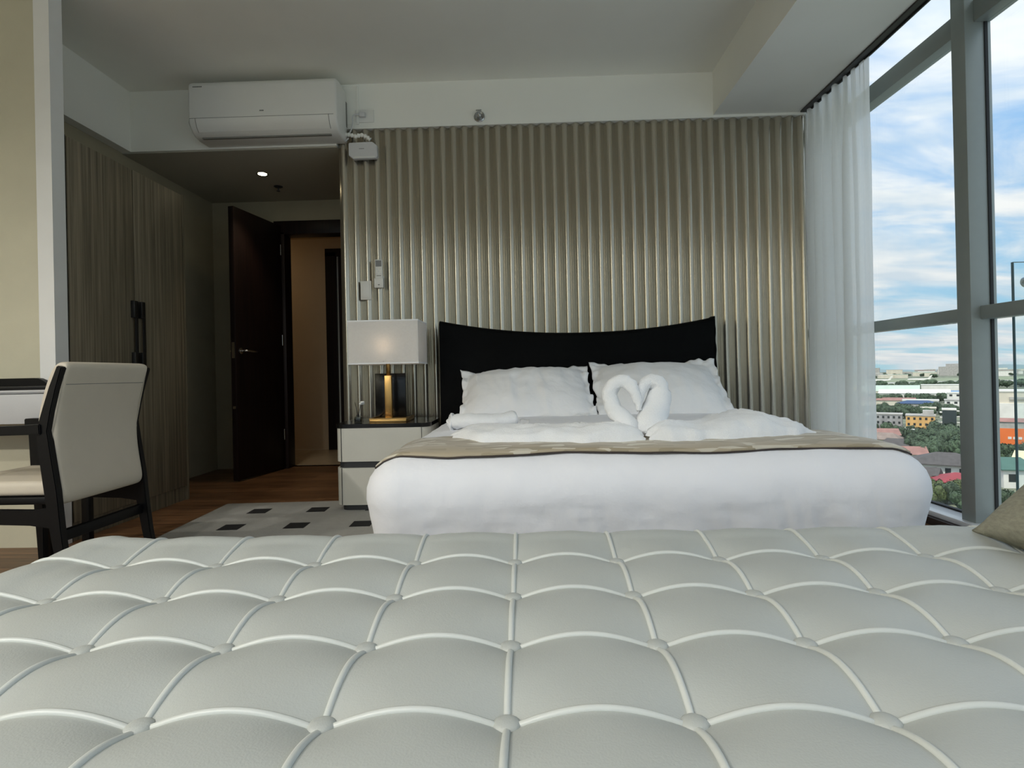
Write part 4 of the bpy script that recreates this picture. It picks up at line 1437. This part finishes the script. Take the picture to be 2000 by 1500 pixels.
S(link('hills', grid_mesh('hills', 120, 6, lambda u, v_: (600 + 2200 * u, 2700 + 260 * v_,
    GZ + (4 + 14 * max(0, 0.5 + fbm(u * 7, 0.3, 0, 4)) + 6 * math.sin(u * 9) ** 2) * math.sin(math.pi * min(1, v_ + 0.02)))), CM['hill']))
for nm, x0, x1, y0, y1, mt in (('runway', 620, 1150, 1060, 1130, 'asphalt'), ('field', 500, 1300, 930, 1060, 'grassy'), ('field', 600, 1400, 1130, 1400, 'grassy')):
    S(box(nm, (x0, y0, GZ), (x1, y1, GZ + 0.3), CM[mt]))


# ---- trees
def crown_mesh(seed, leafy, n=900):
    rng = random.Random(seed)
    blobs = []
    for k in range(11):
        a, e = rng.uniform(0, 6.28), rng.uniform(-0.35, 1.0)
        r_ = rng.uniform(0.30, 0.62)
        blobs.append((Vector((r_ * math.cos(a), r_ * math.sin(a), 0.55 + 0.36 * e)), rng.uniform(0.30, 0.46)))
    blobs.append((Vector((0, 0, 0.6)), 0.55))
    v, f = [], []
    for c, r_ in blobs:
        bmb = bmesh.new()
        bmesh.ops.create_icosphere(bmb, subdivisions=2, radius=r_ * 0.9)
        b0 = len(v)
        bmb.verts.ensure_lookup_table()
        for q in bmb.verts:
            d = 1 + 0.22 * fbm(q.co.x * 5 + seed, q.co.y * 5, q.co.z * 5, 2)
            v.append(c + q.co * d)
        for q in bmb.faces: f.append(tuple(b0 + w_.index for w_ in q.verts))
        bmb.free()
    for k in range(n if leafy else n // 3):
        c, r_ = rng.choice(blobs)
        d = Vector((rng.gauss(0, 1), rng.gauss(0, 1), rng.gauss(0.25, 1))).normalized()
        p = c + d * r_ * rng.uniform(0.88, 1.12)
        t = d.cross(Vector((rng.random(), rng.random(), rng.random()))).normalized()
        b_ = (d * 0.5 + t.cross(d)).normalized()
        s = rng.uniform(0.035, 0.075)
        b0 = len(v)
        v += [p - t * s, p + b_ * s, p + t * s, p - b_ * s]
        f.append((b0, b0 + 1, b0 + 2, b0 + 3))
    me = pydata('crown', v, f)
    return me
CR = [crown_mesh(k, True) for k in range(3)]
for k, me in enumerate(CR): me.materials.append(CM['leaf'])
CR2 = [me.copy() for me in CR]
for me in CR2: me.materials[0] = CM['leaf2']
TK = lathe_mesh('trunk', [(0.06, 0), (0.045, 0.3), (0.03, 0.62)], 7)
TK.materials.append(CM['bark'])
trng = random.Random(11)


def tree(x, y, h, label, group, w=1.0, bright=False, name='broadleaf_tree'):
    t = empty(name, (x, y, GZ), trng.uniform(0, 6.28), label, 'tree', group)
    k = trng.randrange(3)
    link('crown', (CR2 if bright else CR)[k], None, t, (0, 0, h * 0.05), None, (h * 0.52 * w, h * 0.52 * w, h * 0.72))
    link('trunk', TK, None, t, None, None, (h, h, h * 0.7))
    return t


for x, y, h, b_ in ((100, 139, 5.5, 1), (104, 140, 6, 0), (108, 141, 5.6, 1), (111, 146, 5.0, 1), (105.5, 146, 5.2, 1), (98, 145, 5, 0), (112.5, 139, 5.6, 0), (116.5, 146, 4.6, 0), (102, 133, 5, 0), (108, 133, 5, 0), (113, 133, 5, 0), (101, 151, 4.6, 0), (107, 152, 4.5, 1)):
    tree(x, y, h, 'leafy garden tree in front of the red-roofed house', 'garden trees before the red roof', 1.0, bool(b_))
for x, y, h in ((147, 206, 7), (152, 208, 7.5), (157, 207, 8), (162, 210, 8.5), (167, 212, 9), (149, 216, 7), (155, 218, 8), (161, 221, 9), (167, 223, 9.5),
                (173, 225, 10), (158, 230, 8), (165, 234, 9), (172, 237, 9.5), (179, 233, 10), (173, 213, 8.5), (180, 244, 10), (143, 205, 5.5)):
    tree(x, y, h, 'dark green tree in the grove behind the dark hip-roofed house', 'grove behind the dark roof', 1.05)
for x, y, h in ((186, 291, 5), (190.5, 296, 5), (180, 292, 6), (194, 318, 7), (186, 312, 8), (181, 306, 7), (176, 300, 7), (184, 280, 5), (190, 278, 5)):
    tree(x, y, h, 'green tree below the weathered grey building', 'trees by the grey building')
for k in range(24):
    tree(236 + 5.0 * (k % 12) + trng.uniform(-2, 2), 372 + 26 * (k // 12) + trng.uniform(-8, 8), trng.uniform(5.5, 9), 'green tree in the wide band before the long faded-red roof', 'tree band before the faded-red roof', 1.2)
for k in range(9):
    tree(308 + 8 * k + trng.uniform(-3, 3), 505 + trng.uniform(-10, 14), trng.uniform(8, 11), 'dark tree in the clump before the white warehouse', 'trees before the white warehouse', 1.3)
for k in range(9):
    tree(372 + 8 * k + trng.uniform(-3, 3), 505 + trng.uniform(-14, 10), trng.uniform(6, 9), 'tree among the low roofs before the blue building', 'trees before the blue building', 1.3)
for k in range(40):
    tree(540 + 10.5 * (k % 20) + trng.uniform(-4, 4), 800 + 60 * (k // 20) + trng.uniform(-22, 22), trng.uniform(7, 13), 'dark tree in the belt between the hangars and the runway', 'tree belt before the runway', 1.5)
for k in range(30):
    tree(910 + 25 * k + trng.uniform(-9, 9), 1480 + trng.uniform(-60, 220), trng.uniform(7, 12), 'far dark tree along the horizon beyond the runway', 'far trees beyond the runway', 1.9)
for k in range(14):
    tree(158 + 4.6 * (k % 7) + trng.uniform(-1.5, 1.5), 180 + 12 * (k // 7) + trng.uniform(-4, 4), trng.uniform(6, 8.5), 'dark tree below the orange billboard', 'trees below the orange billboard')
for k in range(7):
    tree(166 + 7.0 * k, 255 + trng.uniform(-6, 6), trng.uniform(5, 7), 'small tree beside the brown clustered roofs', 'trees beside the brown roofs', 1.1)


# ---- buildings (local x: width, y: depth, front faces -y)
def house(name, x, y, w, d, h, rz, wall, roof, label, roof_h=3.0, eave=0.8, kind='hip', wins=0, floors=1, group=None, ridge=0.5):
    b = empty(name, (x, y, GZ), rz, label, 'building', group)
    box('walls', (-w / 2, -d / 2, 0), (w / 2, d / 2, h), CM[wall], b)
    X, Y, z0, z1 = w / 2 + eave, d / 2 + eave, h, h + roof_h
    if kind == 'hip':
        rx = X * ridge
        v = [(-X, -Y, z0), (X, -Y, z0), (X, Y, z0), (-X, Y, z0), (-X, -Y, z0 + .25), (X, -Y, z0 + .25), (X, Y, z0 + .25), (-X, Y, z0 + .25), (-rx, 0, z1), (rx, 0, z1)]
        f = [(3, 2, 1, 0), (0, 1, 5, 4), (1, 2, 6, 5), (2, 3, 7, 6), (3, 0, 4, 7), (4, 5, 9, 8), (5, 6, 9), (6, 7, 8, 9), (7, 4, 8)]
    elif kind == 'gable':
        v = [(-X, -Y, z0), (X, -Y, z0), (X, Y, z0), (-X, Y, z0), (-X, 0, z1), (X, 0, z1)]
        f = [(3, 2, 1, 0), (0, 1, 5, 4), (2, 3, 4, 5), (1, 2, 5), (3, 0, 4)]
    elif kind == 'vault':
        m_ = 14
        v = [(sx * X, -Y + 2 * Y * k / m_, z0 + roof_h * math.sin(math.pi * k / m_)) for sx in (-1, 1) for k in range(m_ + 1)]
        f = [(k, k + 1, m_ + 2 + k, m_ + 1 + k) for k in range(m_)] + [tuple(range(m_, -1, -1)), tuple(range(m_ + 1, 2 * m_ + 2))]
    else:
        v = [(-X, -Y, z0), (X, -Y, z0), (X, Y, z0), (-X, Y, z0), (-X, -Y, z1), (X, -Y, z1), (X, Y, z1), (-X, Y, z1)]
        f = [(3, 2, 1, 0), (0, 1, 5, 4), (1, 2, 6, 5), (2, 3, 7, 6), (3, 0, 4, 7), (4, 5, 6, 7)]
    link('roof', pydata('roof', v, f), CM[roof], b)
    for fl_ in range(floors if wins else 0):
        fh = h / floors
        for k in range(wins):
            cx = -w / 2 + w * (k + 0.5) / wins
            ww = w / wins * 0.42
            box('window', (cx - ww / 2, -d / 2 - 0.06, fl_ * fh + fh * 0.35), (cx + ww / 2, -d / 2, fl_ * fh + fh * 0.78), CM['win'], b)
    return b


AZ = -math.atan2(0.72, 1)        # turned to face the tower
house('hip_roof_house', 131, 176, 17, 11, 3.9, AZ * 0.9, 'white', 'darkroof', 'large house with dark grey hipped roof and white walls', 3.3, 1.2, 'hip', 5, 1, None, 0.25)
house('garage_house', 117.5, 165, 5.0, 5, 2.8, AZ - 0.2, 'white', 'darkroof', 'small white outbuilding with dark gabled roof beside the hipped house', 1.9, 0.6, 'gable', 2, 1)
house('red_roof_house', 120.5, 158, 10, 8, 1.9, AZ + 0.25, 'cream', 'redroof', 'low house with bright red sloping roof behind the garden trees', 2.4, 0.8, 'hip', 4, 1, None, 0.1)
ob = house('ochre_building', 202, 288, 12, 9, 8.6, AZ, 'orange', 'concrete', 'ochre-yellow three-storey building in the middle of the town', 0.7, 0.2, 'flat', 5, 3)
box('roof_room', (1.0, -3, 9.2), (5.5, 3, 11.4), CM['concrete'], ob)
house('grey_building', 194.5, 303, 14, 9, 8.4, AZ, 'grey', 'concrete', 'weathered grey flat-roofed building left of the ochre one', 0.6, 0.2, 'flat', 6, 3)
house('grey_building', 212, 297, 5, 7, 8.0, AZ, 'concrete', 'concrete', 'small pale concrete block squeezed beside the dark tower', 0.6, 0.2, 'flat', 2, 3)
tw = house('dark_tower', 221, 294, 5.8, 6.0, 10.8, AZ, 'steel', 'white', 'dark square tower with white outdoor stairs beside the ochre building', 0.8, 0.1, 'flat')
for k in range(4):
    box('balcony', (-3.9, -3.4, 1.6 + 2.6 * k), (-2.9, 0.5, 2.1 + 2.6 * k), CM['white'], tw)
for k in range(3):
    z = 10.4 - 3.0 * k
    pts = [(3.0, -3.2, z), (4.6, -3.2, z), (7.6, -3.2, z - 2.6), (9.4, -3.2, z - 2.6)]
    link('stair_flight', tube_mesh('stair_flight', pts, 0.35, 4), CM['white'], tw)
box('stair_post', (8.6, -3.6, 0), (9.5, -2.8, 5.0), CM['white'], tw)
for i, (x, y, w, d, h, rf, lab) in enumerate((
        (150, 236, 12, 9, 4.0, 'brownroof', 'broad brown hipped roof nearest the curtain edge'),
        (158, 252, 14, 8, 4.0, 'pinkroof', 'faded pinkish gabled roof behind the brown hipped roof'),
        (145, 221, 9, 7, 3.4, 'darkroof', 'dark roofed house with white dormers near the curtain edge'),
        (140, 204, 7, 6, 2.6, 'pinkroof', 'small brick-red gabled roof in front of the tree grove'),
        (168, 266, 14, 7, 3.6, 'greenroof', 'pale green shallow roof behind the clustered houses'),
        (184, 268, 14, 6, 3.0, 'whiteroof', 'flat pale shed below the ochre building'))):
    house('town_house', x, y, w, d, h, AZ + (0.3 if i % 2 else -0.1), 'white' if i in (2, 4) else 'cream', rf, lab, 2.6 if i < 4 else 1.2, 0.7, 'hip' if i in (0, 2) else 'gable', 3, 1)
house('long_shed', 314, 490, 42, 12, 4.5, AZ, 'cream', 'pinkroof', 'long low building with faded-red roof among the trees', 2.2, 0.6, 'gable')
house('long_shed', 330, 470, 24, 10, 4.5, AZ, 'white', 'whiteroof', 'long white shed with shutters next to the faded-red roof', 1.2, 0.4, 'flat', 8, 1)
house('warehouse', 384, 556, 56, 26, 7.0, AZ, 'white', 'whiteroof', 'large white warehouse with shallow ridged roof', 3.5, 0.6, 'gable')
house('hangar', 470, 724, 62, 34, 2.0, AZ, 'cream', 'greenroof', 'pale green hangar with a broad arched roof', 7, 0.4, 'vault')
house('hangar', 428, 754, 30, 28, 2.0, AZ, 'cream', 'yellowroof', 'pale yellow arched hangar at the curtain edge', 6, 0.4, 'vault')
house('long_white_block', 519, 694, 50, 16, 9.0, AZ, 'white', 'whiteroof', 'long white flat building above the blue one', 0.8, 0.3, 'flat')
house('blue_building', 420, 560, 24, 14, 6.0, AZ, 'bluedark', 'blueroof', 'dark blue industrial building with lighter blue roof', 2.4, 0.6, 'gable')
house('blue_building', 405, 548, 8, 6, 5.0, AZ, 'white', 'whiteroof', 'small white annex in front of the blue building', 0.6, 0.2, 'flat')
house('town_house', 272, 385, 14, 9, 5.0, AZ, 'cream', 'cream', 'flat cream rooftop among the trees above the ochre building', 0.6, 0.3, 'flat', 4, 1)
house('town_house', 300, 430, 26, 10, 5.0, AZ, 'concrete', 'bluedark', 'low slate-blue roof behind the cream rooftop', 2.4, 0.5, 'hip')
house('town_house', 330, 425, 22, 12, 7.0, AZ, 'white', 'concrete', 'stacked pale block right of the slate-blue roof', 0.8, 0.3, 'flat', 5, 2)
house('town_house', 352, 455, 18, 12, 11.0, AZ, 'white', 'whiteroof', 'taller white block beside the window post', 0.8, 0.3, 'flat', 4, 3)
house('town_house', 222, 350, 16, 8, 4.0, AZ, 'white', 'greenroof', 'low white house with mint roof by the curtain edge', 1.4, 0.5, 'gable', 4, 1)
bg_ = house('beige_block', 272, 305, 30, 20, 19, AZ, 'cream', 'whiteroof', 'big plain beige block seen beside the window post', 0.8, 0.3, 'flat')
box('ledge', (-9.0, -10.9, 15.0), (15, -10, 16.4), CM['concrete'], bg_)
box('annex', (-13, -11.5, 0), (15, -10, 13.0), CM['white'], bg_)
house('town_house', 238, 276, 16, 8, 6.0, AZ, 'concrete', 'pinkroof', 'low dark-red roofed building in front of the beige block', 1.6, 0.5, 'gable')
bbd = empty('billboard', (199, 231, GZ), AZ, 'large orange billboard with a pale blue slanted end', 'billboard')
prism('orange_face', [(-7.2, 7.8), (-4.5, 1.2), (12, 1.2), (12, 7.8)], 'y', -0.3, 0.0, CM['billboard'], bbd)
prism('blue_face', [(-12, 6.8), (-12, 0.2), (-4.1, 0.2), (-7.0, 6.8)], 'y', -0.35, 0.0, CM['skyprint'], bbd)
boxes('lettering', [((-1.5 + 1.6 * k, -0.4, 3.4), (-0.4 + 1.6 * k, -0.3, 4.4)) for k in range(6)], CM['white'], bbd)
boxes('support', [((-9, 0.1, 0), (-8.4, 0.8, 6.5)), ((0, 0.1, 0), (0.6, 0.8, 7.5)), ((9, 0.1, 0), (9.6, 0.8, 7.5))], CM['concrete'], bbd)
house('town_house', 137, 160, 8, 9, 5.0, AZ + 0.4, 'white', 'deepgreen', 'dark green roof low beside the window post', 3.0, 0.7, 'hip', 2, 1)
house('town_house', 146, 163, 7, 10, 6.0, AZ - 0.3, 'cream', 'yellowroof', 'cream sloping roof low by the throw cushion', 3.0, 0.5, 'gable', 2, 1)
house('town_house', 153, 170, 12, 6, 3.0, AZ, 'cream', 'cream', 'long cream wall roof behind the dark green roof', 0.5, 0.3, 'flat')
# far town beyond the airfield
frng = random.Random(5)
for k in range(46):
    d_ = frng.uniform(1450, 2300)
    x = d_ * frng.uniform(0.60, 0.92)
    house('far_block', x, d_, frng.uniform(22, 60), 18, frng.uniform(7, 17), AZ, frng.choice(['white', 'cream', 'concrete', 'concrete']), frng.choice(['whiteroof', 'concrete', 'pinkroof', 'greenroof']),
          'far pale low building along the horizon', 1.0, 0.2, 'flat', 0, 1, 'far town beyond the airfield')
for x, d_, w, h in ((1330, 1720, 70, 34), (1250, 1650, 60, 26), (1085, 1760, 46, 26)):
    house('far_block', x, d_, w, 20, h, AZ, 'concrete', 'concrete', 'far taller grey block rising above the horizon', 1.0, 0.2, 'flat', 0, 1, 'far taller blocks')


def airliner(x, y, s, rz, label):
    a = empty('airliner', (x, y, GZ + 0.3), rz, label, 'airplane')
    pts = [(-20 * s, 0, 3.4 * s), (-17 * s, 0, 3.2 * s), (-8 * s, 0, 3 * s), (10 * s, 0, 3 * s), (16 * s, 0, 3.4 * s), (20 * s, 0, 4.4 * s)]
    link('fuselage', tube_mesh('fuselage', pts, [0.5 * s, 1.6 * s, 2 * s, 2 * s, 1.5 * s, 0.5 * s], 10), CM['white'], a)
    prism('tail_fin', [(14 * s, 4 * s), (19 * s, 4.5 * s), (23 * s, 12 * s), (20 * s, 12 * s)], 'y', -0.3, 0.3, CM['white'], a)
    for sg in (-1, 1):
        prism('wing', [(-3 * s, 0), (3 * s, 0), (9 * s, sg * 17 * s), (6.5 * s, sg * 17 * s)], 'z', 2.2 * s, 2.6 * s, CM['white'], a)
    boxes('landing_gear', [((-12 * s, -0.3, 0), (-11.2 * s, 0.3, 1.4 * s)), ((1 * s, -2.5 * s, 0), (1.8 * s, -2 * s, 2 * s)), ((1 * s, 2 * s, 0), (1.8 * s, 2.5 * s, 2 * s))], CM['concrete'], a)
airliner(742, 1175, 1.0, AZ, 'white airliner parked on the far runway near the curtain edge')
airliner(830, 1185, 1.0, AZ + math.pi * 0.02, 'white airliner parked farther along the runway')
